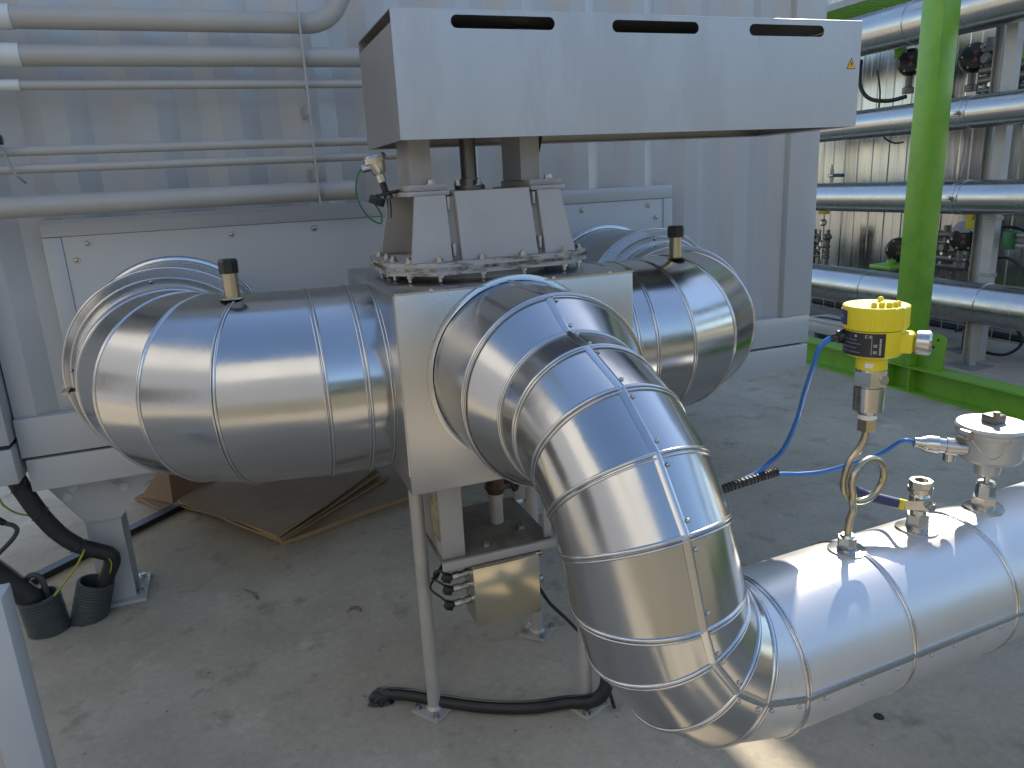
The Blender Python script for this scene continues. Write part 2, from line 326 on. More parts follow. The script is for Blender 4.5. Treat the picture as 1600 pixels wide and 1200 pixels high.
# ================================================================= WALL PIPES
WP = [(2.158, 0.0335, 'topmost thick grey pipe on the container wall, bending upward at its right end'),
      (2.050, 0.0325, 'second thick grey pipe down on the container wall'),
      (1.963, 0.0145, 'thin grey pipe just below the two thick upper wall pipes'),
      (1.768, 0.0150, 'upper of the two close thin grey pipes at mid height on the wall'),
      (1.714, 0.0145, 'lower of the two close thin grey pipes at mid height on the wall'),
      (1.598, 0.0345, 'lowest thick grey pipe above the access panel, with an open cut end')]
XL = -1.15
for k, (z, r, lab) in enumerate(WP):
    t = thing('wall_pipe', lab, 'pipe', (-0.3, 2.85, z), 'pipes along the container wall')
    b = MB()
    if k == 0:
        pts = [(XL, 2.85, z), (0.36, 2.85, z)] + [(0.36 + 0.13 * math.sin(a), 2.85, z + 0.13 * (1 - math.cos(a))) for a in [R(q) for q in range(6, 61, 6)]] + [(0.36 + 0.13 * math.sin(R(60)) + 0.3 * math.cos(R(60)), 2.85, z + 0.065 + 0.3 * math.sin(R(60)))]
        b.tube(pts, r, 24)
    elif k == 5:
        b.lathe((XL, 2.85, z), (1, 0, 0), [(0, r), (0.473 - XL, r), (0.473 - XL, r * 0.86), (0.40 - XL, r * 0.86)], 24)
    elif k == 4: b.cyl((XL, 2.85, z), (0.675, 2.85, z), r, seg=20)
    else: b.cyl((XL, 2.85, z), (0.9, 2.85, z), r, seg=24)
    obj('pipe', b, 'pipe_paint', t, 40)
    if k < 3:
        b = MB(); x1 = (-0.517, -0.512, -0.532)[k]; b.lathe((x1 - 0.078, 2.85, z), (1, 0, 0), [(0, r + .001), (0, r + .003), (0.078, r + .003), (0.078, r)], 24, caps=False); obj('white_sleeve', b, 'white_paint', t, 40)
        b = MB(); b.lathe((x1 - 0.161, 2.85, z), (1, 0, 0), [(0, r + .002), (0, r + .006), (0.082, r + .006), (0.082, r)], 24, caps=False); obj('coupling', b, 'sleeve', t, 40)
t = thing('pipe_bracket', 'upright flat steel strip crossing the six wall pipes near the hood', 'bracket', (0.331, 2.81, 1.55))
b = MB(); b.box((0.328, 2.790, 1.556), (0.3335, 2.815, 2.75)); b.box((0.328, 2.8155, 1.64), (0.3335, 3.02, 1.68)); b.box((0.328, 2.8155, 1.86), (0.3335, 3.02, 1.90)); obj('flat_strip', b, 'pipe_paint', t, 0)
for (z, r, _) in WP:
    b = MB(); b.tube([(0.331, 2.85 + (r + .003) * math.sin(a), z + (r + .003) * math.cos(a)) for a in [PI * q / 8 for q in range(9)]], .003, 6); obj('clamp', b, 'bolt', t)
t = thing('instrument_hose', 'thin grey hose hanging across the two thin pipes at the far left', 'hose', (-0.6, 2.82, 1.7))
b = MB(); b.tube([(-0.625, 2.80, 1.80), (-0.605, 2.80, 1.765), (-0.592, 2.80, 1.715), (-0.58, 2.80, 1.69), (-0.566, 2.82, 1.67)], 0.0045, 8, smooth=6); obj('hose', b, 'slat', t)
b = MB(); b.cyl((-0.64, 2.80, 1.845), (-0.622, 2.80, 1.795), 0.018, 0.014, 12); b.hexa((-0.655, 2.8, 1.80), (-0.60, 2.8, 1.80), .016); obj('connector', b, 'blackgl', t)

# ================================================================= DUCT CLADDING
SEG = 72
def ring(c, t, r, u0):
    c = V(c); t = V(t).normalized(); u = (V(u0) - t * V(u0).dot(t)).normalized(); w_ = t.cross(u)
    return [c + (u * math.cos(2 * PI * k / SEG) + w_ * math.sin(2 * PI * k / SEG)) * r for k in range(SEG)]
def clad(parent, rings, m='clad', bead=0.0042, u0=None, skip=(), matte=0):
    """rings: (centre, tangent, radius, reference); one sheet per gap and one rolled bead per ring"""
    for i in range(len(rings) - 1):
        a = ring(rings[i][0], rings[i][1], rings[i][2], rings[i][3]); b_ = ring(rings[i + 1][0], rings[i + 1][1], rings[i + 1][2] + 0.0015, rings[i + 1][3])
        vs = []; fs = []; NS = 4
        for q in range(NS + 1):
            vs += [x.lerp(y, q / NS) for x, y in zip(a, b_)]
        for q in range(NS):
            for k in range(SEG): fs.append((q * SEG + k, q * SEG + (k + 1) % SEG, (q + 1) * SEG + (k + 1) % SEG, (q + 1) * SEG + k))
        obj('cladding_sheet', MB().add(vs, fs), m if not matte or i < matte else 'clad_matte', parent, 60)
    for i, (c, t, r, u) in enumerate(rings):
        if i in skip: continue
        q = MB(); t = V(t).normalized(); q.torus(c, t, r + 0.001, bead, SEG, 8); q.torus(V(c) + t * 0.009, t, r + 0.0005, bead * 0.62, SEG, 6)
        obj('rolled_bead', q, 'bead', parent, 0 if False else 80)
BOXC = V((0.667, 2.07, 0)); ZC = 1.085
def elbow_duct(sgn, xbox, xf, Rb, r, label, angs, straight, xs_cap):
    t = thing('insulated_duct', label, 'duct', (xf, 2.4, ZC - r), 'ducts clad in aluminium sheet')
    cx, cy = xf - sgn * Rb, 2.07 + Rb
    rings = [((x, 2.07, ZC), (sgn, 0, 0), r, (0, 0, 1)) for x in straight]
    for a in angs:
        a = R(a); rings.append(((cx + sgn * Rb * math.sin(a), cy - Rb * math.cos(a), ZC), (sgn * math.cos(a), math.sin(a), 0), r, (0, 0, 1)))
    clad(t, rings)
    yf = cy
    b = MB(); b.lathe((xf, yf - 0.012, ZC), (0, 1, 0), [(0, r - .002), (0, r + .006), (0.004, r + .010), (0.040, r + .024), (0.042, r + .028), (0.078, r + .050), (0.082, r + .053), (0.084, r + .050), (0.084, r + .02)], SEG, caps=False); obj('stepped_collar', b, 'clad_old', t, 25)
    b = MB(); b.torus((xf, yf + 0.069, ZC), (0, 1, 0), r + .052, .0042, SEG); obj('collar_rim', b, 'bead', t, 80)
    b = MB(); b.lathe((xf, yf + 0.06, ZC), (0, 1, 0), [(0, r + .038), (2.99 - yf - .06, r + .038)], SEG, caps=False); obj('wall_sleeve', b, 'clad_old', t)
    b = MB(); b.lathe((xf, 2.972, ZC), (0, 1, 0), [(0, r + .039), (0, r + .052), (0.006, r + .056), (0.019, r + .056)], SEG, caps=False); obj('wall_ring', b, 'bead', t, 60)
    for a in (8, 95, 172, 250):
        e = V((math.cos(R(a)), 0, math.sin(R(a)))); screw(t, V((xf, yf + .01, ZC)) + e * (r + .02), e, .006)
    # joint clip on the collar
    e = V((-1 if sgn < 0 else 1, 0, -0.09)).normalized(); p = V((xf, yf + .045, ZC)) + e * (r + .046)
    b = MB(); b.box((-.008, -.045, -.006), (.012, .03, .006)); b.box((.0, .026, -.016), (.016, .038, .016)); rot = Matrix(((e.x, 0, -e.z), (0, 1, 0), (e.z, 0, e.x)))
    b.v = [rot @ q + p for q in b.v]; obj('joint_clip', b, 'bolt', t)
    # test nipple with black cap
    q = MB(); q.lathe((xs_cap, 2.07, ZC + r - .004), (0, 0, 1), [(0, .034), (.004, .030), (.005, .0195), (.085, .0195)], 28); obj('nipple', q, 'brass', t)
    q = MB(); q.lathe((xs_cap, 2.07, ZC + r + .062), (0, 0, 1), [(0, .021), (0, .0255), (.03, .0258), (.036, .022)], 8, ang0=.3); obj('cap', q, 'blackgl', t, 20)
    return t
elbow_duct(-1, 0.347, -0.2035, 0.385, 0.26, 'aluminium clad duct elbow left of the square box, curving back into the container', (0, 24, 43, 60, 76, 89), (0.349, 0.285), -0.005)
elbow_duct(1, 0.984, 1.5645, 0.445, 0.255, 'aluminium clad duct elbow right of the square box, curving back into the container', (0, 11, 28, 47, 68, 89), (0.982, 1.06), 1.34)

# front duct : reducer, elbow down, elbow sideways, long pipe
t = thing('insulated_duct', 'aluminium clad front duct dropping in an S bend into the sunlit pipe on the right', 'duct', (0.68, 1.12, 0.46), 'ducts clad in aluminium sheet')
xa, ya, za, R1, L2, R2_, th, rr_, th0, phi, tau, tau2 = 0.668, 1.418, 1.102, 0.268, 0.044, 0.216, 0.047, 0.166, -0.044, 0.085, 0.100, 0.098
def bend(P, T, N, d, Rr, n=30):
    tt = T[-1]; c = P[-1]; ang = tt.angle(d); ax = tt.cross(d).normalized(); w_ = ax.cross(tt); oc = c + w_ * Rr; n0 = N[-1]
    for i in range(1, n + 1):
        q = Matrix.Rotation(ang * i / n, 3, ax); P.append(oc - (q @ w_) * Rr); T.append(q @ tt); N.append(q @ n0)
tt = V((math.sin(th0), -math.cos(th0), 0)).normalized(); up = V((0, 0, 1)); nn = up * math.cos(phi) + tt.cross(up) * math.sin(phi)
c0 = V((xa, ya, za)); P = [c0, c0 + tt * .03]; T = [tt, tt]; N = [nn, nn]
md = V((math.sin(tau), -math.sin(tau2), -1)).normalized(); bend(P, T, N, md, R1)
P.append(P[-1] + md * L2); T.append(md); N.append(N[-1])
dd = V((math.cos(th), math.sin(th), 0)); bend(P, T, N, dd, R2_)
PE = P[-1].copy(); NE = N[-1]
rings = [((0.652, 1.722, 1.135), (0, -1, 0), 0.228, (0, 0, 1)), ((0.672, 1.53, 1.118), (0.02, -1, -0.03), 0.232, (0, 0, 1))]
for i, r in ((0, .180), (4, .172), (11, .167), (18, .166), (25, .166), (32, .166), (38, .166), (46, .166), (53, .166), (62, .166)):
    rings.append((P[i], T[i], r, N[i]))
for s_ in (0.285, 0.60, 1.1, 1.7, 2.3): rings.append((PE + dd * s_, dd, .166, NE))
# use strap direction as the ring reference so seams meet it
rings[0] = (*rings[0][:3], nn); rings[1] = (*rings[1][:3], nn)
clad(t, rings, bead=0.004, skip=(0,), matte=10)
b = MB(); b.lathe((0.652, 1.7205, 1.135), (0, -1, 0), [(0, .20), (0, .243), (.003, .2425), (.0045, .232), (.006, .229)], SEG, caps=False); obj('collar_ring', b, 'clad', t)
b = MB(); sp = []
for (c, tg, r, u) in rings:
    tg = V(tg).normalized(); u = (V(u) - tg * V(u).dot(tg)).normalized(); sp.append((V(c) + u * r, u))
st = MB()
for i in range(len(sp) - 1): st.strip([sp[i][0], sp[i + 1][0]], [sp[i][1], sp[i + 1][1]], 0.016, 0.005)
so_ = obj('seam_strap', st, 'bead', t, 30)
for i in range(1, len(sp) - 1):
    a, e = sp[i]; bq, e2 = sp[i + 1]; side = (bq - a).normalized().cross(e).normalized(); L = (bq - a).length
    n_ = 2 if L < 0.2 else int(L / 0.075)
    for k in range(n_):
        f = (0.16 + 0.68 * k / max(1, n_ - 1)); screw(so_, a.lerp(bq, f) + side * 0.014 * (1 if i > 8 else -1) + e.lerp(e2, f) * 0.0005, e.lerp(e2, f), .0046)
for q, s_ in enumerate((0.27, 0.513)):   # little rosettes under the fittings
    pass

# ================================================================= BOX ON LEGS
bx = thing('insulated_box', 'square stainless clad box on round legs joining the three ducts', 'duct box', (0.667, 2.07, 0))
b = MB(); b.box((0.347, 1.72, 0.846), (0.984, 2.425, 1.356), 0.004); obj('casing', b, 'stainless', bx)
b = MB()
b.box((0.3445, 1.7185, 0.9), (0.348, 1.7375, 1.3555)); b.box((0.347, 1.7165, 1.3545), (0.984, 1.735, 1.3585)); obj('corner_trim', b, 'stainless', bx)
for p in ((0.44, 1.728, 1.3585), (0.76, 1.728, 1.3585), (0.60, 1.728, 1.3585), (0.92, 1.728, 1.3585)): screw(bx, p, (0, 0, 1), .005)
for (x, y, rz) in ((0.41, 1.982, 35), (0.853, 1.800, 20), (0.866, 2.226, 40)):
    lg = MB(); lg.cyl((x, y, 0.012), (x, y, 0.847), 0.0205, seg=28); lgo = obj('leg', lg, 'leg', bx)
    q = MB(); q.box((x - .052, y - .052, 0), (x + .052, y + .052, .012), .002, rot=Matrix.Rotation(R(rz), 3, 'Z')); q.lathe((x, y, .012), (0, 0, 1), [(0, .027), (.008, .0215), (.009, .0205)], 24, caps=False); bp_ = obj('base_plate', q, 'leg', lgo)
    for s1, s2 in ((1, 1), (-1, 1), (1, -1), (-1, -1)):
        v_ = Matrix.Rotation(R(rz), 3, 'Z') @ V((.037 * s1, .037 * s2, 0)); bolt(bp_, (x + v_.x, y + v_.y, .012), (0, 0, 1), .0085, .012)
# ---- underside support frame with tray
tr = thing('support_tray', 'grey steel tray on flat posts hanging under the square box', 'tray', (0.63, 2.0, 0.54))
b = MB(); b.box((0.452, 1.885, 0.536), (0.797, 2.23, 0.552), 0.002); obj('tray_plate', b, 'tray', tr)
b = MB(); b.box((0.448, 1.872, 0.530), (0.806, 1.8845, 0.556), 0.002); obj('front_bar', b, 'cast', tr)
for nm, (x0, x1, y0, y1) in enumerate(((0.457, 0.525, 1.90, 1.912), (0.457, 0.469, 1.9125, 2.20), (0.776, 0.800, 1.90, 1.912), (0.79, 0.83, 2.19, 2.203))):
    b = MB(); b.box((x0, y0, 0.5525), (x1, y1, 0.8455), 0.002); obj('post', b, 'cast', tr)
b = MB(); random.seed(3); vs = []; fs = []
for i in range(13):
    for j in range(5):
        vs.append((0.4555 - 0.016 * random.random() * (0 < i < 12) * (0 < j < 4), 1.915 + j * .012 + .004 * random.random(), 0.60 + i * .019 + .005 * random.random()))
for i in range(12):
    for j in range(4): fs.append((i * 5 + j, i * 5 + j + 1, i * 5 + j + 6, i * 5 + j + 5))
b.add(vs, fs); b.box((.4545, 1.916, .605), (.4565, 1.96, .825))
obj('insulation_remnant', b, 'wool', tr, 60)
bolt(tr, (0.735, 2.0, .552), (0, 0, 1), .014, .012); bolt(tr, (0.60, 1.93, .552), (0, 0, 1), .009, .012)
t = thing('drain_valve', 'red brown drain valve on a short silver pipe inside the tray', 'valve', (0.683, 2.07, 0.552))
b = MB(); b.lathe((0.683, 2.07, 0.553), (0, 0, 1), [(0, .022), (.085, .022), (.086, .025), (.10, .025)], 24); obj('pipe', b, 'leg', t)
b = MB(); b.lathe((0.685, 2.07, 0.653), (0, 0, 1), [(0, .026), (.012, .031), (.02, .036), (.03, .030), (.034, .0285), (.075, .0285)], 24); b.box((.655, 2.05, .664), (.73, 2.09, .684), .004); obj('valve_body', b, 'rust', t)
b = MB(); b.lathe((0.685, 2.07, 0.728), (0, 0, 1), [(0, .022), (.117, .022)], 20); obj('connector', b, 'leg', t)
t = thing('power_cable', 'black cable loop dropping from the box beside the drain valve', 'cable', (0.75, 2.1, 0.7))
b = MB(); b.tube([(0.735, 2.12, 0.85), (0.74, 2.12, 0.74), (0.755, 2.12, 0.655), (0.772, 2.12, 0.63), (0.784, 2.12, 0.70), (0.786, 2.12, 0.85)], 0.0085, 10, smooth=8); obj('cable', b, 'black', t)
# junction box
jb = thing('junction_box', 'small square steel junction box with cable glands under the tray', 'junction box', (0.63, 1.9, 0.34))
b = MB(); b.box((0.531, 1.855, 0.342), (0.732, 1.95, 0.528), 0.003); obj('enclosure', b, 'stainless', jb)
b = MB(); b.box((0.529, 1.849, 0.340), (0.734, 1.8545, 0.530), 0.0015); obj('lid', b, 'lidplate', jb)
b = MB(); b.box((0.545, 1.90, 0.5285), (0.60, 1.93, 0.5355)); b.box((0.66, 1.90, 0.5285), (0.715, 1.93, 0.5355)); obj('mounting_lug', b, 'dark_steel', jb)
for k, z in enumerate((0.495, 0.455, 0.405)):
    q = MB(); q.lathe((0.530, 1.905, z), (-1, 0, -0.05), [(0, .013), (.014, .013), (.015, .010), (.03, .010), (.031, .0125), (.05, .0115), (.054, .006)], 6 if k == 9 else 14); gl = obj('cable_gland', q, 'fitting', jb, 30)
    q = MB(); q.box((0.452, 1.893, z - .016), (0.478, 1.917, z + .010), .004, rot=Matrix.Rotation(R(25), 3, 'Y')); obj('plug', q, 'blackgl', gl)
    q = MB(); q.tube([(0.463, 1.905, z + .003), (0.448, 1.91, z + .02), (0.435 - .008 * k, 1.93, z + .01 + .02 * k), (0.445, 1.96, z - .03 + .05 * k), (0.50, 2.0, .52)], .0035, 8, smooth=6); obj('cable', q, 'black', gl)
for z in (0.505, 0.415):
    q = MB(); q.lathe((0.733, 1.905, z), (1, 0, 0), [(0, .011), (.012, .011), (.013, .0085), (.02, .0085), (.021, .012), (.032, .010)], 14); obj('cable_gland', q, 'fitting', jb, 30)
t = thing('signal_cable', 'thin black cable slanting from the junction box down behind the front duct', 'cable', (0.8, 1.95, 0.2))
b = MB(); b.tube([(0.748, 1.92, 0.40), (0.80, 1.94, 0.30), (0.87, 1.93, 0.21), (0.93, 1.86, 0.12), (0.93, 1.80, 0.05), (0.92, 1.74, 0.012)], 0.006, 8, smooth=8); obj('cable', b, 'black', t)
t = thing('cable_bundle', 'thick black cable bundle lying on the concrete from floor hole to right leg', 'cable', (0.55, 1.93, 0))
pts = [(0.262, 2.10, -0.03), (0.262, 2.095, 0.012), (0.29, 2.075, 0.032), (0.36, 2.035, 0.030), (0.44, 1.975, 0.026), (0.56, 1.895, 0.024), (0.68, 1.838, 0.024), (0.79, 1.81, 0.026), (0.86, 1.755, 0.05), (0.895, 1.74, 0.11), (0.90, 1.77, 0.20), (0.895, 1.80, 0.32), (0.89, 1.84, 0.45)]
b = MB(); b.tube(pts, 0.021, 12, smooth=6); bo = obj('sheath', b, 'black', t)
b = MB()
for k in range(3):
    a = k * 2.1; b.tube([V(p) + V((0, .013 * math.cos(a), .004 + .011 * abs(math.sin(a)))) for p in pts[2:9]], .0095, 8, smooth=6)
obj('cable_strand', b, 'blackgl', t)
b = MB(); rg = random.Random(5); vs = [(0.262, 2.097, .012)]; fs = []
for ri, (rr0, zz0) in enumerate(((.018, .010), (.034, .010), (.046, .001))):
    for k in range(22):
        a = 2 * PI * k / 22; q = rr0 * (1 + .28 * (rg.random() - .5)); vs.append((.262 + q * math.cos(a), 2.097 + q * math.sin(a) * .9, zz0 + .007 * rg.random()))
for k in range(22):
    k2 = (k + 1) % 22; fs.append((0, 1 + k, 1 + k2)); fs += [(1 + 22 * j + k, 1 + 22 * j + 22 + k, 1 + 22 * j + 22 + k2, 1 + 22 * j + k2) for j in (0, 1)]
obj('torn_seal', b.add(vs, fs), 'black', t)
b = MB()
for a in (0.9, 1.6, 2.3, 3.0, 3.7, 4.4): b.tube([(0.262 + .027 * math.cos(a), 2.095 + .027 * math.sin(a), .003), (0.268 + .024 * math.cos(a + .3), 2.092 + .024 * math.sin(a + .3), .026), (0.305, 2.067, .036), (0.335, 2.05, .034)], .0105, 8, smooth=5)
obj('torn_tape', b, 'black', t)

# ================================================================= VALVE ACTUATOR
va = thing('damper_actuator', 'grey damper actuator on the box top with wide slotted stainless hood', 'actuator', (0.667, 2.07, 1.356))
def octo(x0, x1, y0, y1, c, z): return [(x0 + c, y0, z), (x1 - c, y0, z), (x1, y0 + c, z), (x1, y1 - c, z), (x1 - c, y1, z), (x0 + c, y1, z), (x0, y1 - c, z), (x0, y0 + c, z)]
b = MB(); b.lathe((0.667, 2.07, 1.3565), (0, 0, 1), [(0, .20), (.02, .20)], 48); obj('neck', b, 'cast', va)
b = MB(); b.prism(octo(0.385, 0.955, 1.835, 2.305, 0.10, 1.3765), (0, 0, .015)); obj('lower_flange', b, 'rusty', va, 0)
b = MB(); b.prism(octo(0.386, 0.954, 1.836, 2.304, 0.10, 1.3935), (0, 0, .0145)); obj('upper_flange', b, 'rusty', va, 0)
M['sealant'] = mat('brown_sealant', (0.36, 0.345, 0.31), 0.8, 0.0, 0.05, 14, spots=(0.085, 0.065, 0.045), spot_scale=9, spot_amt=1.0, thr=0.44, bump=0.5, bscale=70, bdist=0.004)
b = MB(); b.prism(octo(0.3825, 0.9575, 1.8325, 2.3075, 0.10, 1.3885), (0, 0, .0075)); obj('gasket', b, 'sealant', va, 0)
bp = [(0.50, 1.858), (0.615, 1.856), (0.73, 1.856), (0.85, 1.858), (0.43, 1.90), (0.408, 1.98), (0.408, 2.07), (0.408, 2.17), (0.915, 1.905), (0.932, 2.0), (0.932, 2.14), (0.86, 2.28), (0.667, 2.284), (0.48, 2.28)]
for (x, y) in bp:
    q = MB(); q.cyl((x, y, 1.408), (x, y, 1.411), .0125, seg=14); q.hexa((x, y, 1.411), (x, y, 1.418), .0105, ang0=random.random()); q.cyl((x, y, 1.418), (x, y, 1.423), .006, seg=10); q.hexa((x, y, 1.3695), (x, y, 1.3765), .0088); q.cyl((x, y, 1.359), (x, y, 1.4225), .0052, seg=10); obj('bolt', q, 'bolt', va, 25)
def plate(poly, ext, nm='pedestal_plate', m='cast'):
    b = MB(); b.prism(poly, ext); return obj(nm, b, m, va, 0)
Z0, Z1 = 1.4085, 1.574
# left leg : channel open to the left
plate([(0.433, 1.875, Z0), (0.541, 1.875, Z0), (0.541, 1.90, Z1), (0.461, 1.90, Z1)], (0, .012, 0))
plate([(0.43, 2.262, Z0), (0.541, 2.262, Z0), (0.541, 2.235, Z1), (0.461, 2.235, Z1)], (0, -.012, 0))
plate([(0.529, 1.8885, Z0), (0.529, 2.249, Z0), (0.529, 2.222, Z1), (0.529, 1.9135, Z1)], (.012, 0, 0))
# right leg
plate([(0.805, 1.875, Z0), (0.893, 1.875, Z0), (0.862, 1.90, Z1), (0.797, 1.90, Z1)], (0, .012, 0))
plate([(0.805, 2.262, Z0), (0.893, 2.262, Z0), (0.862, 2.235, Z1), (0.797, 2.235, Z1)], (0, -.012, 0))
plate([(0.806, 1.8885, Z0), (0.806, 2.249, Z0), (0.80, 2.222, Z1), (0.80, 1.9135, Z1)], (.012, 0, 0))
# centre housing
b = MB(); b.add([(0.568, 1.872, Z0), (0.781, 1.872, Z0), (0.781, 2.265, Z0), (0.568, 2.265, Z0), (0.566, 1.898, 1.582), (0.772, 1.898, 1.582), (0.772, 2.24, 1.582), (0.566, 2.24, 1.582)],
    [(3, 2, 1, 0), (4, 5, 6, 7), (0, 1, 5, 4), (1, 2, 6, 5), (2, 3, 7, 6), (3, 0, 4, 7)]); obj('housing', b, 'cast', va, 0)
for x0, x1 in ((0.5415, 0.5675), (0.7735, 0.8045)):
    plate([(x0, 1.897, Z0), (x1, 1.897, Z0), (x1, 1.922, Z1 - .004), (x0, 1.922, Z1 - .004)], (0, .004, 0), 'gap_plate')
for (x, z, sx) in ((0.5475, 1.553, .006), (0.5505, 1.435, .007), (0.7865, 1.555, .006), (0.793, 1.438, .007)):
    q = MB(); q.box((x - sx * .6, 1.877 + (z - 1.41) * .155, z - .016), (x + sx * .6, 1.897 + (z - 1.41) * .155, z + .016), .002); obj('weld_tab', q, 'pipe_paint', va)
for x0, x1 in ((0.447, 0.556), (0.786, 0.886)):
    q = MB(); q.box((x0, 1.915, 1.574), (x1, 2.23, 1.5855), .001); obj('top_plate', q, 'cast', va)
    q = MB(); q.box((x0 + .012, 1.955, 1.586), (x1 + .008, 2.185, 1.602), .002); obj('foot_plate', q, 'cast', va)
for (x, y) in ((0.524, 1.975), (0.524, 2.165), (0.862, 1.975), (0.862, 2.165)): bolt(va, (x, y, 1.602), (0, 0, 1), .0105, .009)
q = MB(); q.cyl((0.487, 1.965, 1.576), (0.487, 1.965, 1.556), .009, seg=10); q.hexa((0.487, 1.965, 1.574), (0.487, 1.965, 1.564), .015); obj('bolt', q, 'bolt', va, 25)
for x0 in (0.478, 0.791):   # columns (channels)
    b = MB(); b.box((x0, 1.998, 1.602), (x0 + .057, 2.008, 1.99)); b.box((x0, 2.0085, 1.602), (x0 + .010, 2.135, 1.99)); b.box((x0, 2.1355, 1.602), (x0 + .057, 2.145, 1.99)); obj('column', b, 'cast', va, 0)
b = MB(); b.lathe((0.662, 2.07, 1.583), (0, 0, 1), [(0, .043), (.012, .043), (.0125, .028), (.03, .026), (.031, .0225), (.38, .0225)], 28); obj('shaft', b, 'dark_steel', va, 30)
bolt(va, (0.676, 2.036, 1.595), (0, 0, 1), .0095, .012); bolt(va, (0.628, 2.07, 1.595), (0, 0, 1), .0095, .012)
# hood -------------------------------------------------------------
hx0, hx1, hy0, hy1, hz0, hz1 = 0.425, 1.83, 1.85, 2.28, 1.7085, 2.0
def slotted(x0, x1, z0, z1, y, th_, slots):
    bm = bmesh.new(); ed = []
    def loop(pts):
        vs = [bm.verts.new((px, y, pz)) for px, pz in pts]
        for i in range(len(vs)): ed.append(bm.edges.new((vs[i], vs[(i + 1) % len(vs)])))
    loop([(x0, z0), (x1, z0), (x1, z1), (x0, z1)])
    for (a, c, zc, h) in slots:
        r = h / 2; pts = [(c - r + r * math.cos(q), zc + r * math.sin(q)) for q in [R(-90 + 15 * i) for i in range(13)]] + [(a + r + r * math.cos(q), zc + r * math.sin(q)) for q in [R(90 + 15 * i) for i in range(13)]]
        loop(pts)
    bmesh.ops.triangle_fill(bm, use_beauty=True, use_dissolve=False, edges=ed)
    ret = bmesh.ops.extrude_face_region(bm, geom=list(bm.faces)); bmesh.ops.translate(bm, vec=(0, th_, 0), verts=[q for q in ret['geom'] if isinstance(q, bmesh.types.BMVert)])
    bm.verts.index_update(); b = MB(); b.add([tuple(q.co) for q in bm.verts], [tuple(q.index for q in f.verts) for f in bm.faces]); bm.free(); return b
hd = obj('hood', slotted(hx0, hx1, hz0, hz1, hy0, .003, [(0.570, 0.841, 1.974, .030), (1.003, 1.265, 1.972, .030), (1.43, 1.69, 1.971, .030)]), 'hood', va, 0)
b = MB(); b.cyl((hx0, hy0 + .0025, hz1 - .0005), (hx1, hy0 + .0025, hz1 - .0005), .0028, seg=10); obj('folded_edge', b, 'hood', hd, 40)
b = MB(); b.box((hx0, hy0 + .0035, hz1 - .003), (hx1, hy1, hz1)); obj('hood_top', b, 'hood', hd, 0)
b = MB(); b.box((hx0, hy0 + .0035, hz0), (hx0 + .003, hy1 - .0035, hz1 - .030)); obj('hood_end', b, 'hood', hd, 0)
b = MB(); b.box((hx1 - .003, hy0 + .0035, hz0), (hx1, hy1 - .0035, hz1 - .0035)); obj('hood_end', b, 'hood', hd, 0)
b = MB(); b.box((hx0, hy1 - .003, hz0), (hx1, hy1, hz1 - .0035)); obj('hood_back', b, 'hood', hd, 0)
b = MB(); b.box((hx0 + .004, hy0 + .004, hz0 + .001), (hx1 - .004, hy0 + .03, hz0 + .003)); b.box((hx0 + .004, hy1 - .03, hz0 + .001), (hx1 - .004, hy1 - .004, hz0 + .003)); b.box((hx1 - .05, hy0 + .031, hz0 + .001), (hx1 - .004, hy1 - .031, hz0 + .003)); obj('hood_lip', b, 'hood', hd, 0)
b = MB(); b.box((0.60, 1.95, 1.80), (1.55, 2.19, 1.95), .01); b.cyl((1.1, 2.07, 1.87), (1.72, 2.07, 1.87), .075, seg=28); obj('drive_unit', b, 'cast', va)
# warning sign
b = MB(); b.prism([(1.783, 1.8485, 1.872), (1.812, 1.8485, 1.872), (1.7975, 1.8485, 1.899)], (0, .001, 0)); sg = obj('warning_sign', b, 'sign', hd, 0)
b = MB(); b.prism([(1.781, 1.849, 1.8705), (1.814, 1.849, 1.8705), (1.7975, 1.849, 1.902)], (0, .0009, 0)); obj('sign_border', b, 'labelbk', sg, 0)
b = MB(); b.prism([(1.7985, 1.848, 1.892), (1.7935, 1.848, 1.8825), (1.797, 1.848, 1.8825), (1.7955, 1.848, 1.875), (1.8025, 1.848, 1.8855), (1.7985, 1.848, 1.8855), (1.8015, 1.848, 1.892)], (0, .0004, 0)); obj('sign_symbol', b, 'labelbk', sg, 0)
t = thing('power_cable', 'short black cable hanging from the hood behind the right column', 'cable', (0.9, 2.12, 1.7))
b = MB(); b.tube([(0.905, 2.11, 1.74), (0.895, 2.11, 1.69), (0.878, 2.11, 1.645), (0.872, 2.11, 1.60), (0.872, 2.12, 1.50)], .0055, 8, smooth=6); obj('cable', b, 'black', t)
# temperature sensor left of the pedestal
ts = thing('temperature_sensor', 'tilted silver sensor head with green cable beside the actuator pedestal', 'sensor', (0.415, 2.05, 1.55))
ax = V((-.25, 0, 1)).normalized(); p0 = V((0.418, 2.05, 1.588))
b = MB(); b.lathe(p0 + ax * .028, ax, [(0, .012), (.02, .012), (.021, .017), (.03, .021), (.052, .024), (.053, .031), (.066, .032), (.073, .026), (.076, .008)], 20); hd2 = obj('sensor_head', b, 'fitting', ts, 30)
b = MB(); b.cyl(p0 + ax * .072, p0 + ax * .072 + V((-.042, 0, -.008)), .011, seg=12); obj('cable_inlet', b, 'fitting', hd2)
b = MB(); b.cyl(p0, p0 + ax * .03, .009, seg=12); b.box((0.392, 2.03, 1.581), (0.452, 2.07, 1.589), .002, rot=Matrix.Rotation(R(-10), 3, 'Y')); b.box((0.372, 2.035, 1.556), (0.412, 2.065, 1.578), .003, rot=Matrix.Rotation(R(22), 3, 'Y')); obj('bracket', b, 'blackgl', ts)
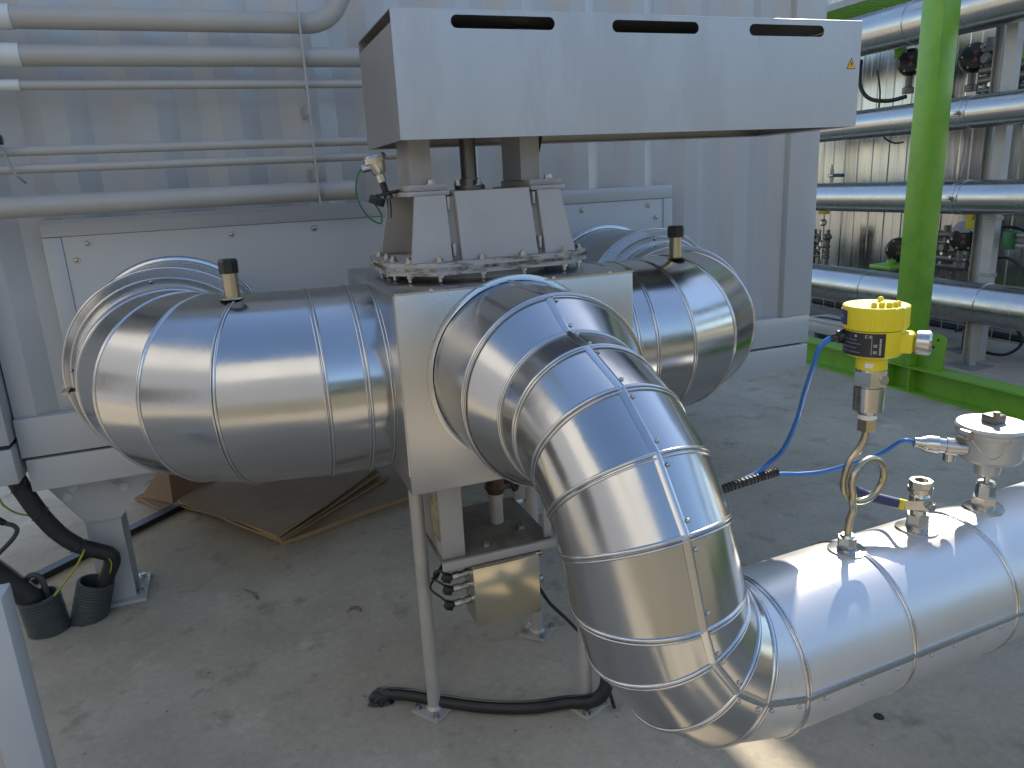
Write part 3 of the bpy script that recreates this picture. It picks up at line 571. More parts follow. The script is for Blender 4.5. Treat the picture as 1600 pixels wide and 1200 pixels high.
b = MB(); b.lathe((0.424, 2.05, 1.52), (0, 0, 1), [(0, .006), (.05, .006), (.051, .012), (.065, .012)], 14); obj('probe_tube', b, 'dark_steel', ts)
b = MB(); b.tube([p0 + ax * .075 + V((-.04, 0, -.01)), (0.345, 2.05, 1.63), (0.340, 2.05, 1.58), (0.362, 2.05, 1.53), (0.395, 2.05, 1.507), (0.40, 2.05, 1.53), (0.385, 2.05, 1.56), (0.372, 2.05, 1.575)], .0025, 8, smooth=8); obj('cable', b, 'gcable', ts)

# ================================================================= FITTINGS ON THE SUNLIT PIPE
def yax(x): return 1.1135 + 0.0468 * (x - 0.90)
ZT = PE.z + 0.166
def boss(parent, x, r=.036):
    y = yax(x); b = MB(); n = 28
    def surf(px, py): return PE.z + math.sqrt(max(0, .1685 ** 2 - (py - yax(px)) ** 2))
    vs = [(x, y, surf(x, y) + .003)]; fs = []
    for rr in (r * .98, r): vs += [(x + rr * math.cos(2 * PI * k / n), y + rr * math.sin(2 * PI * k / n), surf(x + rr * math.cos(2 * PI * k / n), y + rr * math.sin(2 * PI * k / n)) + (.003 if rr < r else -.003)) for k in range(n)]
    for k in range(n): fs += [(0, 1 + k, 1 + (k + 1) % n), (1 + k, 1 + n + k, 1 + n + (k + 1) % n, 1 + (k + 1) % n)]
    return obj('rosette', b.add(vs, fs), 'clad', parent, 30)
# pressure transmitter with siphon loop
xs, ys = 1.170, yax(1.170)
pt = thing('pressure_transmitter', 'yellow pressure transmitter standing on a curled siphon tube on the sunlit pipe', 'transmitter', (xs, ys, ZT))
boss(pt, xs, .040)
b = MB(); b.lathe((xs, ys, ZT - .003), (0, 0, 1), [(0, .021), (.010, .021), (.011, .016)], 24); b.hexa((xs, ys, ZT + .008), (xs, ys, ZT + .032), .0205, .4); b.lathe((xs, ys, ZT + .032), (0, 0, 1), [(0, .016), (.006, .013), (.0062, .008)], 20); obj('socket', b, 'fitting', pt, 25)
cx_, cz_ = xs + 0.040, 0.943; rl = .050
pts = [(xs, ys, ZT + .03), (xs + .002, ys, .858), (xs + .006, ys - .004, .885), (xs - .004, ys - .010, .908)]
for k in range(0, 15):
    a = R(205 - (-360 * 0) - 0) - 0
th_ = [200 - 27 * k for k in range(0, 15)]     # clockwise from the left side, over the top, round and up again
loop = [(cx_ + rl * math.cos(R(a)), ys - .012 + .024 * k / 14.0, cz_ + rl * math.sin(R(a))) for k, a in enumerate(th_)]
pts += loop[:]
pts += [(cx_ - rl + .010, ys + .012, .985), (xs + .018, ys + .006, 1.015), (xs + .027, ys, 1.045), (xs + .028, ys, 1.075)]
b = MB(); b.tube(pts, .0075, 14, smooth=7); obj('siphon_tube', b, 'brass', pt, 60)
xt = xs + .029
def spin(mb, deg):
    q = Matrix.Rotation(R(deg), 3, 'Z'); c = V((xt, ys, 0)); mb.v = [q @ (p - c) + c for p in mb.v]; return mb
b = MB(); b.hexa((xt, ys, 1.060), (xt, ys, 1.085), .020, .2); obj('union_nut', b, 'brass', pt, 25)
b = MB(); b.lathe((xt, ys, 1.085), (0, 0, 1), [(0, .017), (.010, .018), (.011, .016)], 20); obj('thread_tape', b, 'white', pt)
b = MB(); b.lathe((xt, ys, 1.096), (0, 0, 1), [(0, .020), (.008, .022), (.009, .030), (.060, .031), (.061, .028), (.064, .028)], 28); b.hexa((xt, ys, 1.160), (xt, ys, 1.190), .0345, .25); b.lathe((xt, ys, 1.19), (0, 0, 1), [(0, .031), (.004, .031)], 24); b.cyl((xt + .004, ys - .034, 1.174), (xt + .004, ys - .024, 1.174), .010, seg=18); obj('process_body', b, 'fitting', pt, 25)
b = MB(); b.lathe((xt, ys, 1.194), (0, 0, 1), [(0, .030), (.022, .030), (.026, .034), (.030, .050), (.034, .054), (.084, .056)], 36); b.box((xt + .02, ys - .022, 1.232), (xt + .073, ys + .022, 1.273), .006); spin(b, -52); hs = obj('housing', b, 'yellow', pt, 30)
b = MB(); b.lathe((xt, ys, 1.279), (0, 0, 1), [(0, .056), (.002, .060), (.044, .062), (.047, .060)], 36)
for k in range(18):
    a = 2 * PI * k / 18; b.box((xt + .0585 * math.cos(a) - .003, ys + .0585 * math.sin(a) - .003, 1.284), (xt + .0585 * math.cos(a) + .005, ys + .0585 * math.sin(a) + .004, 1.325), .001, rot=Matrix.Rotation(a, 3, 'Z'))
ld = obj('lid', b, 'yellow', pt, 30)
for k, (dx, dy) in enumerate(((-.032, -.025), (-.022, -.034), (-.010, -.041), (.004, -.043), (.016, -.038), (-.012, -.026), (.030, .018))):
    q = MB(); q.lathe((xt + dx, ys + dy, 1.325), (0, 0, 1), [(0, .0055), (.009, .0055), (.011, .003)], 10); obj('lid_stud', q, 'yellow', ld)
def curved_label(a0, a1, z0, z1, r, m, parent, nm, n=10):
    b = MB(); vs = []; fs = []
    for i in range(n + 1):
        a = R(a0 + (a1 - a0) * i / n)
        for z in (z0, z1): vs.append((xt + r * math.cos(a), ys + r * math.sin(a), z))
        for z in (z0, z1): vs.append((xt + (r - .002) * math.cos(a), ys + (r - .002) * math.sin(a), z))
    for i in range(n):
        k = 4 * i; fs += [(k, k + 4, k + 5, k + 1), (k + 2, k + 3, k + 7, k + 6), (k, k + 2, k + 6, k + 4), (k + 1, k + 5, k + 7, k + 3)]
    fs += [(0, 1, 3, 2), (4 * n, 4 * n + 2, 4 * n + 3, 4 * n + 1)]
    return obj(nm, b.add(vs, fs), m, parent, 30)
lb = curved_label(142, 246, 1.2285, 1.276, .0568, 'labelbk', hs, 'type_plate')
for k, z in enumerate((1.236, 1.2445, 1.253, 1.2605)): curved_label(150, 200 - 9 * (k % 2), z, z + .0011, .0573, 'slat', lb, 'print_line', 6)
curved_label(220, 221.5, 1.233, 1.266, .0573, 'slat', lb, 'print_line', 2)
for k in range(7): curved_label(235, 238.5, 1.234 + k * .0048, 1.2375 + k * .0048, .0573, 'greybox', lb, 'print_mark', 2)
for z in (1.236, 1.249): curved_label(224, 231, z, z + .006, .0573, 'slat', lb, 'print_mark', 3)
curved_label(187, 191, 1.267, 1.2715, .0573, 'greybox', lb, 'print_mark', 2)
for a0 in (208, 216):   # the two letters C and E
    curved_label(a0, a0 + 1.2, 1.267, 1.2725, .0573, 'greybox', lb, 'print_mark', 2)
    for z in (1.267, 1.2714) + ((1.2693,) if a0 == 216 else ()): curved_label(a0 + 1.3, a0 + 5, z, z + .0011, .0573, 'greybox', lb, 'print_mark', 2)
lb2 = curved_label(128, 168, 1.289, 1.317, .0632, 'navy', ld, 'name_plate')
curved_label(142, 160, 1.303, 1.306, .0636, 'slat', lb2, 'print_line', 3)
q = MB(); q.lathe((xt + .070, ys, 1.2525), (1, 0, 0), [(0, .015), (.008, .0235), (.014, .0245), (.030, .0245), (.034, .020), (.034, .014), (.031, .013)], 28); spin(q, -52); pg = obj('blind_plug', q, 'fitting', pt, 30)
q = MB(); q.box((xt + .1005, ys - .003, 1.246), (xt + .1045, ys + .003, 1.259)); spin(q, -52); obj('plug_slot', q, 'dark_steel', pg)
q = MB(); q.lathe((xt - .038, ys + .030, 1.262), (-1, 0.55, -.2), [(0, .014), (.02, .014), (.021, .010), (.034, .008)], 14); obj('cable_gland', q, 'blackgl', pt, 30)
for dx in (0,): 
    q = MB(); q.box((xt - .032, ys - .008, 1.200), (xt - .028, ys + .008, 1.211), .001); spin(q, 35); obj('ex_tag', q, 'white', pt)

# ball valve
xv = 1.385; yv = yax(xv)
bv = thing('ball_valve', 'open topped steel ball valve with dark blue lever on the sunlit pipe', 'valve', (xv, yv, ZT))
boss(bv, xv, .046)
b = MB(); b.lathe((xv, yv, ZT - .003), (0, 0, 1), [(0, .024), (.014, .024), (.015, .022)], 24); b.hexa((xv, yv, ZT + .010), (xv, yv, ZT + .036), .0245, .3); obj('socket', b, 'fitting', bv, 25)
b = MB(); b.lathe((xv, yv, ZT + .036), (0, 0, 1), [(0, .017), (.012, .017), (.02, .021), (.045, .021), (.05, .018), (.056, .018), (.0565, .026), (.066, .026), (.0665, .020)], 26); b.lathe((xv, yv, ZT + .102), (0, 0, 1), [(0, .0245), (.016, .0245), (.016, .0155), (-.01, .0155)], 8); obj('valve_body', b, 'fitting', bv, 25)
b = MB(); b.cyl((xv - .004, yv - .018, ZT + .066), (xv - .004, yv - .034, ZT + .066), .007, seg=14); b.hexa((xv - .004, yv - .034, ZT + .066), (xv - .004, yv - .040, ZT + .066), .009); obj('stem', b, 'fitting', bv)
hv0 = V((xv + .012, yv - .031, ZT + .064)); hv1 = V((xv - .05, yv - .005, ZT + .070)); hv2 = V((xv - .135, yv + .065, ZT + .088))
def flatbar(a, b2, h, th2, mb):
    a = V(a); b2 = V(b2); d = (b2 - a).normalized(); s_ = d.cross(V((0, 0, 1))).normalized(); u = s_.cross(d)
    vs = [a + s_ * th2 * i + u * h * j for i in (-1, 1) for j in (-1, 1)] + [b2 + s_ * th2 * i + u * h * j for i in (-1, 1) for j in (-1, 1)]
    return mb.add(vs, [(0, 1, 3, 2), (4, 6, 7, 5), (0, 2, 6, 4), (1, 5, 7, 3), (0, 4, 5, 1), (2, 3, 7, 6)])
b = MB(); flatbar(hv0, hv1, .011, .0025, b); lv = obj('lever', b, 'fitting', bv, 20)
b = MB(); flatbar(hv1 + (hv2 - hv1) * .0, hv1 + (hv2 - hv1) * .14, .0115, .0035, b); obj('yellow_band', b, 'yellow', lv, 20)
b = MB(); b.tube([hv1 + (hv2 - hv1) * f + V((0, 0, z)) for f, z in ((.12, 0), (.4, .001), (.7, .003), (.9, .009), (1.0, .016))], [.0125, .0125, .0115, .010, .008], 10, smooth=4)
obj('grip', b, 'navy', lv, 60)

# temperature head
xh = 1.610; yh = yax(xh)
th = thing('temperature_transmitter', 'round silver temperature head on a threaded stem at the right frame edge', 'sensor', (xh, yh, ZT))
boss(th, xh, .045)
b = MB(); b.lathe((xh, yh, ZT - .003), (0, 0, 1), [(0, .026), (.014, .026)], 24); b.hexa((xh, yh, ZT + .008), (xh, yh, ZT + .030), .027, .1); b.hexa((xh, yh, ZT + .030), (xh, yh, ZT + .058), .021, .5); b.lathe((xh, yh, ZT + .058), (0, 0, 1), [(0, .019), (.008, .021), (.010, .017), (.0102, .006), (.03, .006)], 22); obj('stem', b, 'fitting', th, 25)
b = MB(); b.lathe((xh - .003, yh, ZT + .083), (0, 0, 1), [(0, .012), (.006, .026), (.034, .030), (.036, .034), (.044, .062), (.052, .068), (.108, .070), (.110, .076), (.118, .076)], 40); obj('head_body', b, 'headalu', th, 30)
b = MB(); b.lathe((xh - .003, yh, ZT + .2015), (0, 0, 1), [(0, .076), (.006, .0775), (.012, .074), (.014, .03)], 40); lid = obj('lid', b, 'headalu', th, 30)
b = MB(); b.box((xh - .022, yh - .018, ZT + .2135), (xh + .016, yh + .018, ZT + .236), .004); b.cyl((xh - .014, yh - .014, ZT + .225), (xh - .014, yh - .014, ZT + .246), .007, seg=10); obj('lid_lug', b, 'dark_steel', lid)
b = MB(); b.box((xh - .092, yh - .010, ZT + .188), (xh - .068, yh + .010, ZT + .208), .003); b.cyl((xh - .088, yh - .012, ZT + .2), (xh - .088, yh + .012, ZT + .2), .011, seg=12); obj('hinge', b, 'fitting', th)
b = MB(); b.tube([(xh - .085, yh - .014, ZT + .19), (xh - .078, yh - .05, ZT + .158), (xh - .055, yh - .062, ZT + .16), (xh - .035, yh - .072, ZT + .196)], .0014, 6, smooth=6); obj('chain', b, 'bolt', th)
ga = V((xh - .066, yh + .012, ZT + .158)); gd = V((-.80, .55, .10)).normalized()
b = MB(); b.lathe(ga, gd, [(0, .017), (.02, .017), (.021, .021), (.045, .021), (.046, .018), (.060, .018), (.061, .0215), (.085, .020), (.10, .013), (.112, .012)], 18); b.cyl(ga + gd * .034, ga + gd * .034 - V((0, 0, .034)), .013, seg=14); obj('cable_gland', b, 'fitting', th, 30)
# blue cables and sleeve
t = thing('signal_cable', 'blue cable hanging from the yellow transmitter to the black corrugated sleeve', 'cable', (1.25, 1.3, 0.9))
e0 = V((xt - .066, ys + .046, 1.2565))
b = MB(); b.tube([e0, (1.113, 1.18, 1.238), (1.122, 1.205, 1.19), (1.145, 1.25, 1.12), (1.17, 1.30, 1.03), (1.188, 1.36, 0.94), (1.185, 1.40, 0.895), (1.155, 1.41, 0.868), (1.10, 1.41, .855)], .0058, 10, smooth=8); obj('cable', b, 'blue', t)
t = thing('signal_cable', 'blue cable running from the corrugated sleeve up to the temperature head', 'cable', (1.35, 1.3, 0.85))
gend = ga + gd * .108
b = MB(); b.tube([(1.12, 1.405, .853), (1.205, 1.40, .858), (1.27, 1.385, .852), (1.325, 1.36, .858), (1.385, 1.33, .880), (1.43, 1.29, .912), gend + gd * .03, gend], .0054, 10, smooth=8); obj('cable', b, 'blue', t)
t = thing('cable_sleeve', 'black corrugated cable sleeve behind the front duct', 'cable sleeve', (1.0, 1.4, 0.85))
b = MB(); sp_ = spline([V((0.72, 1.33, .80)), V((0.90, 1.39, .832)), V((1.06, 1.405, .848)), V((1.208, 1.402, .864))], 60); b.tube(sp_, [(.0095 if (i // 2) % 2 else .0118) for i in range(len(sp_))], 12); obj('sleeve', b, 'black', t, 30)

# ================================================================= HOSES AT LEFT
def corr_sleeve(name, base, top, r, label):
    t = thing(name, label, 'conduit', base, 'corrugated conduits rising from the floor'); a = V(base) - V((0, 0, .02)); d = V(top) - a; L = d.length; prof = []; n = 15
    for i in range(n):
        s_ = L * i / n; prof += [(s_, r * .93), (s_ + L / n * .25, r), (s_ + L / n * .6, r), (s_ + L / n * .8, r * .93)]
    prof += [(L, r * .95), (L, r * .84), (L * .45, r * .82)]
    b = MB(); b.lathe(a, d, prof, 32, caps=False); obj('corrugated_tube', b, 'sleeve', t, 40)
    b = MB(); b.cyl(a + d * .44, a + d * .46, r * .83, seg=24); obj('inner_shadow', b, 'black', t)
    return t
corr_sleeve('floor_conduit', (-0.855, 3.06, 0), (-0.868, 3.06, 0.150), .075, 'dark grey corrugated conduit tilted left, nearest the left edge')
corr_sleeve('floor_conduit', (-0.728, 3.085, 0), (-0.672, 3.085, 0.150), .068, 'dark grey corrugated conduit beside the steel foot')
t = thing('supply_hose', 'thick black hose arching down from the cabinet into the right floor conduit', 'hose', (-0.7, 3.06, 0))
b = MB(); b.tube([(-0.862, 3.06, 0.69), (-0.852, 3.06, 0.645), (-0.832, 3.06, 0.57), (-0.80, 3.06, 0.48), (-0.755, 3.06, 0.39), (-0.70, 3.06, 0.325), (-0.64, 3.065, 0.285), (-0.606, 3.07, 0.262), (-0.598, 3.075, 0.235), (-0.61, 3.08, 0.20), (-0.64, 3.085, 0.14), (-0.665, 3.085, 0.05)], [.036, .034, .033, .032, .031, .030, .030, .031, .031, .030, .031, .031], 18, smooth=7); hs = obj('hose', b, 'black', t)
for p in ((-0.80, 3.06, 0.48), (-0.70, 3.06, 0.325), (-0.845, 3.06, .60)):
    q = MB(); q.torus(p, (0.5, 0, -.85), .034, .003, 24, 6); q.box((p[0] + .025, p[1] - .03, p[2] + .012), (p[0] + .033, p[1] - .024, p[2] + .03)); obj('cable_tie', q, 'blackgl', hs)
q = MB(); q.tube([(-0.612, 3.045, .272), (-0.597, 3.04, .235), (-.61, 3.045, .19)], .0022, 6, smooth=5); obj('marker_stripe', q, 'ygcable', hs)
t = thing('supply_hose', 'thick black hose entering the left floor conduit from the left edge', 'hose', (-0.95, 3.05, 0))
b = MB(); b.tube([(-1.25, 3.06, 0.62), (-1.10, 3.06, 0.42), (-0.99, 3.06, 0.288), (-0.94, 3.06, 0.215), (-0.90, 3.06, 0.150), (-0.875, 3.06, 0.06)], [.046, .045, .044, .044, .046, .046], 18, smooth=7); obj('hose', b, 'black', t)
t = thing('cable_loop', 'grey cable loop bulging out of the left floor conduit', 'cable', (-0.87, 3.1, 0.15))
b = MB(); b.tube([(-0.905, 3.085, .09), (-0.905, 3.085, .185), (-0.893, 3.085, .222), (-0.868, 3.085, .226), (-0.85, 3.085, .195), (-0.84, 3.085, .09)], .011, 12, smooth=7); obj('cable', b, 'sleeve', t)
t = thing('earth_cable', 'yellow green earth cable running from the hose into the left conduit', 'cable', (-0.75, 3.03, 0.2))
b = MB(); b.tube([(-0.675, 3.03, .315), (-0.69, 3.02, .29), (-0.718, 3.02, .25), (-0.765, 3.02, .197), (-0.818, 3.03, .135), (-.84, 3.05, .07)], .004, 8, smooth=7); obj('cable', b, 'ygcable', t)
t = thing('earth_cable', 'yellowish cable sagging behind the arching black hose at the left edge', 'cable', (-0.9, 3.2, 0.45))
b = MB(); b.tube([(-0.975, 3.2, .70), (-0.957, 3.2, .52), (-0.937, 3.2, .472), (-0.904, 3.2, .442), (-0.86, 3.2, .425), (-0.80, 3.16, .42)], .0042, 8, smooth=7); obj('cable', b, 'ygcable', t)
b = MB()
for k in range(6): b.torus((-0.973, 3.2, .62 + k * .011), (0, 0, 1), .010, .0045, 12, 6)
obj('striped_wrap', b, 'gcable', t)
t = thing('sensor_lead', 'dark bent lead with plug at the left edge', 'cable', (-0.95, 3.2, 0.36))
b = MB(); b.tube([(-0.985, 3.2, .435), (-0.955, 3.2, .412), (-0.932, 3.2, .398), (-0.925, 3.2, .375), (-0.95, 3.2, .34), (-1.02, 3.2, .28)], .009, 10, smooth=7); obj('cable', b, 'sleeve', t)
b = MB(); b.cyl((-1.0, 3.2, .45), (-0.958, 3.2, .414), .018, .012, 12); obj('plug', b, 'blackgl', t)
# flat black cable duct on the floor under the container
t = thing('cable_duct', 'straight black flat cable duct on the concrete under the container', 'cable duct', (-0.7, 3.8, 0))
b = MB(); d = (V((-0.45, 4.06, 0)) - V((-1.1, 3.42, 0))); b.prism([(-1.1 - .02, 3.42 + .02, 0), (-1.1 + .02, 3.42 - .02, 0), (-1.1 + .02, 3.42 - .02, .03), (-1.1 - .02, 3.42 + .02, .03)], d * 1.1); obj('duct', b, 'black', t, 0)

# ================================================================= CARDBOARD
def sheet(name, poly, z, thick, label, cross=4, seed=1, warp=.012, slope=None):
    """a stack of flattened cardboard: bilinear grid from four corners, waved"""
    rnd = random.Random(seed); A, B, C, D = [V((*p, 0)) for p in poly]; n = 10; vs = []; fs = []
    def zz(u, v, k): return z + (slope[0] * u + slope[1] * v if slope else 0) + warp * math.sin(u * 5 + seed) * math.cos(v * 4 + seed * 2) * (1 if k else .3)
    for k in (0, 1):
        for i in range(n + 1):
            for j in range(n + 1):
                u, v = i / n, j / n; p = (A.lerp(B, u)).lerp(D.lerp(C, u), v)
                e = 0.008 * math.sin(9 * u + 7 * v + seed) if (i in (0, n) or j in (0, n)) else 0
                vs.append((p.x + e, p.y + e, max(.003 if k == 0 else .006, zz(u, v, k) + (thick if k else 0))))
    m_ = (n + 1) ** 2; I = lambda k, i, j: k * m_ + i * (n + 1) + j
    for i in range(n):
        for j in range(n): fs += [(I(1, i, j), I(1, i + 1, j), I(1, i + 1, j + 1), I(1, i, j + 1)), (I(0, i, j), I(0, i, j + 1), I(0, i + 1, j + 1), I(0, i + 1, j))]
    b = MB().add(vs, fs); b2 = MB(); es = []
    for i in range(n): es += [(I(0, i, 0), I(0, i + 1, 0), I(1, i + 1, 0), I(1, i, 0)), (I(0, i + 1, n), I(0, i, n), I(1, i, n), I(1, i + 1, n)), (I(0, 0, i + 1), I(0, 0, i), I(1, 0, i), I(1, 0, i + 1)), (I(0, n, i), I(0, n, i + 1), I(1, n, i + 1), I(1, n, i))]
    b2.add(vs, es)
    t = thing('cardboard_sheet', label, 'cardboard', (A.x, A.y, 0), 'flattened cardboard under the ducts'); obj('sheet', b, 'card', t, 40); obj('cut_edge', b2, 'card_edge', t, 40); return t
sheet('c', [(0.036, 3.36), (0.73, 3.62), (0.95, 4.45), (-0.10, 4.25)], .004, .022, 'lowest brown cardboard sheet, flat on the concrete under the box', seed=2, warp=.004)
sheet('c', [(0.05, 3.37), (0.66, 3.90), (0.20, 4.72), (-0.42, 4.06)], .024, .010, 'thin brown cardboard sheet at the bottom of the creased stack', seed=4, warp=.005)
sheet('c', [(0.04, 3.35), (0.635, 3.95), (0.16, 4.73), (-0.43, 4.06)], .040, .010, 'brown cardboard sheet in the middle of the creased stack', seed=9, warp=.008)
sheet('c', [(0.035, 3.34), (0.61, 3.985), (0.15, 4.75), (-0.43, 4.05)], .057, .011, 'large creased brown cardboard sheet, topmost under the left duct', seed=5, warp=.014)
sheet('c', [(-0.45, 4.02), (-0.18, 4.35), (-0.42, 4.66), (-0.68, 4.30)], .006, .012, 'small torn cardboard piece left of the large stack', seed=8, warp=.006)
t = thing('cardboard_flap', 'upright folded cardboard flap leaning behind the large stack', 'cardboard', (-0.4, 4.2, 0))
b = MB(); A = [(-0.63, 4.28, .03), (-0.46, 4.08, .035), (-0.47, 4.22, .17), (-0.51, 4.40, .16)]; b.prism(A, (.004, .006, 0)); B = [(-0.46, 4.08, .035), (-0.24, 4.22, .07), (-0.30, 4.38, .17), (-0.47, 4.22, .172)]; b.prism(B, (.004, .006, 0)); obj('flap', b, 'card', t, 20)

b = MB(); b.tube([(-0.135, 3.03, .004), (-0.10, 2.98, .006), (-0.085, 2.92, .004)], [.003, .005, .002], 6, smooth=5); single('dry_twig', b, 'dark_steel', 'short dark twig on the concrete in front of the cardboard', 'twig', (-0.1, 2.98, 0))
b = MB(); b.tube([(0.237, 2.66, .003), (0.255, 2.675, .009), (0.28, 2.67, .011), (0.292, 2.65, .003)], [.002, .006, .006, .002], 6, smooth=5); single('dry_leaf', b, 'card', 'small curled dry leaf on the concrete left of the box legs', 'leaf', (0.26, 2.66, 0))
b = MB(); b.lathe((1.625, 1.395, .0), (0, 0, 1), [(0, .016), (.004, .013), (.009, .005)], 9); single('moss_clump', b, 'hedge_bit', 'tiny dark moss clump on the concrete at the lower right', 'moss', (1.625, 1.395, 0))

# ================================================================= GREEN FRAME
gf = thing('green_steel_frame', 'bright green steel base beam with upright post and gusset', 'steel frame', (4.5, 3.9, 0))
b = MB(); b.box((4.40, -2.0, 0.0), (4.56, 9.0, .012)); b.box((4.474, -2.0, .0125), (4.486, 9.0, .1775)); b.box((4.40, -2.0, .178), (4.56, 9.0, .190)); obj('base_beam', b, 'green', gf, 0)
for y in (3.99, 3.80, 6.6, 1.2):
    q = MB(); q.box((4.402, y - .006, .0125), (4.4735, y + .006, .1775)); obj('stiffener', q, 'green', gf, 0)
b = MB(); b.box((4.405, 3.80, .1905), (4.555, 3.965, 4.05), .006); obj('post', b, 'green', gf)
b = MB(); gp = [(4.474, 3.7985, .1905), (4.474, 3.60, .1905), (4.474, 3.592, .40)] + [(4.474, 3.622 - .03 * math.sin(R(a)), .40 + .035 * (1 - math.cos(R(a)))) for a in ()] + [(4.474, 3.60, .425), (4.474, 3.625, .437), (4.474, 3.7985, .452)]
b.prism(gp, (.012, 0, 0)); gu = obj('gusset', b, 'green', gf, 0)
for (y, z) in ((3.652, .40), (3.683, .345)):
    q = MB(); q.cyl((4.4735, y, z), (4.4725, y, z), .010, seg=14); obj('bolt_hole', q, 'cont_dark', gu)
b = MB(); b.box((4.405, 2.9, 3.9), (4.555, 3.799, 4.05)); b.box((4.405, 3.966, 3.9), (4.555, 6.0, 4.05)); obj('top_beam', b, 'green', gf, 0)

# ================================================================= PIPE RACK AT RIGHT
BP = [(2.665, .165, (5.75, 4.9), 'topmost clad pipe of the rack behind the green post'), (1.93, .120, (4.30,), 'second clad pipe down in the rack behind the green post'),
      (1.305, .128, (4.28,), 'third clad pipe down in the rack behind the green post'), (0.503, .160, (5.15, 4.02), 'lowest clad pipe of the rack behind the green post')]
for k, (z, r, ys_, lab) in enumerate(BP):
    t = thing('clad_pipe', lab, 'pipe', (5.4, 4.5, z - r), 'clad pipes of the rack')
    rings = [((5.4, y, z), (0, -1, 0), r, (1, 0, 0)) for y in [11.0] + sorted(list(ys_) + ([7.2] if k % 2 else [8.1]), reverse=True) + [2.4, -1.0]]
    SEG_ = SEG; SEG = 48
    clad(t, rings, 'clad_old', bead=.004); SEG = SEG_
    if k in (1, 2):
        b = MB(); y = ys_[0] + .03; b.lathe((5.4, y, z), (0, 1, 0), [(0, r), (0, r + .004), (.045, r + .004), (.045, r)], 40, caps=False); b.box((5.4 - r - .03, y + .004, z - .012), (5.4 - r + .002, y + .04, z + .012), .003); b.cyl((5.4 - r - .02, y - .01, z - .02), (5.4 - r - .02, y + .06, z - .02), .006); obj('band_clamp', b, 'bolt', t)
for k, (x, y, lab) in enumerate(((5.38, 4.10, 'grey support post of the pipe rack just right of the green post'), (5.80, 4.45, 'grey support post behind the two upper rack pipes'), (5.5, 7.4, 'grey support post of the rack near the container corner'))):
    t = thing('rack_post', lab, 'post', (x, y, 0)); b = MB()
    zt = (.345, 3.1, 2.4)[k]; x0 = (0, .0, .35)[k]
    b.box((x - .035 + x0, y - .036, .012), (x + .035 + x0, y - .030, zt)); b.box((x - .004 + x0, y - .0295, .012), (x + .004 + x0, y + .0295, zt)); b.box((x - .035 + x0, y + .030, .012), (x + .035 + x0, y + .036, zt)); obj('profile', b, 'rackpost', t, 0)
    q = MB(); q.box((x - .12 + x0, y - .12, 0), (x + .12 + x0, y + .12, .012)); obj('base_plate', q, 'slat', t, 0)
t = thing('rack_post', 'pale grey support post rising beside the lower clad pipes at the right', 'post', (5.62, 4.15, 0))
b = MB(); b.box((5.585, 4.17, 0), (5.655, 4.26, 2.9)); obj('profile', b, 'greybox', t, 0)
b = MB(); b.box((5.58, 4.16, 1.12), (5.66, 4.27, 1.15)); b.box((5.58, 4.16, .68), (5.66, 4.27, .71)); obj('cross_bracket', b, 'slat', t, 0)
# actuators in the rack
def actuator(x, y, z, r, label, cap=False):
    t = thing('valve_actuator', label, 'actuator', (x, y, z), 'black valve actuators in the rack')
    b = MB(); b.lathe((x, y, z), (-.75, -.66, .05), [(-.16, r * .6), (-.14, r * .95), (-.02, r), (.02, r * .96), (.05, r * .8), (.055, r * .55)], 24); obj('housing', b, 'blackgl', t, 35)
    e = V((-.75, -.66, .05)).normalized(); q = MB(); u, w_, _ = frame(e); c = V((x, y, z)) + e * .052
    for s_ in (1, -1): q.prism([c + w_ * 0.002 * s_, c + w_ * r * .36 * s_ + u * r * .2, c + w_ * r * .36 * s_ - u * r * .2], e * .008)
    obj('indicator', q, 'red', t, 0)
    q = MB(); q.lathe(V((x, y, z)) + V((.05, .05, -r * .9)), (0, 0, -1), [(0, .03), (.10, .03), (.11, .05), (.16, .05)], 14); obj('yoke', q, 'dark_steel', t)
    for k in range(6):
        q = MB(); a = 2 * PI * k / 6; p = c + (u * math.cos(a) + w_ * math.sin(a)) * r * .82 - e * .012; q.cyl(p, p + e * .02, .008, seg=8); obj('cover_bolt', q, 'bolt', t)
    if cap:
        q = MB(); q.lathe((x + .03, y + .02, z + r * .55), (0, 0, 1), [(0, r * .9), (.04, r * .85), (.08, r * .5), (.09, .02)], 20); obj('grey_cap', q, 'greybox', t)
    return t
actuator(5.95, 5.42, 2.455, .115, 'black actuator with red indicator hanging under the topmost rack pipe')
actuator(5.95, 5.38, 0.79, .115, 'black actuator with red indicator left of the green post above the lowest pipe')
actuator(5.95, 4.72, 0.925, .105, 'grey capped actuator with red indicator right of the green post', True)
actuator(6.15, 4.95, 2.42, .12, 'dim black actuator right of the green post under the topmost rack pipe')
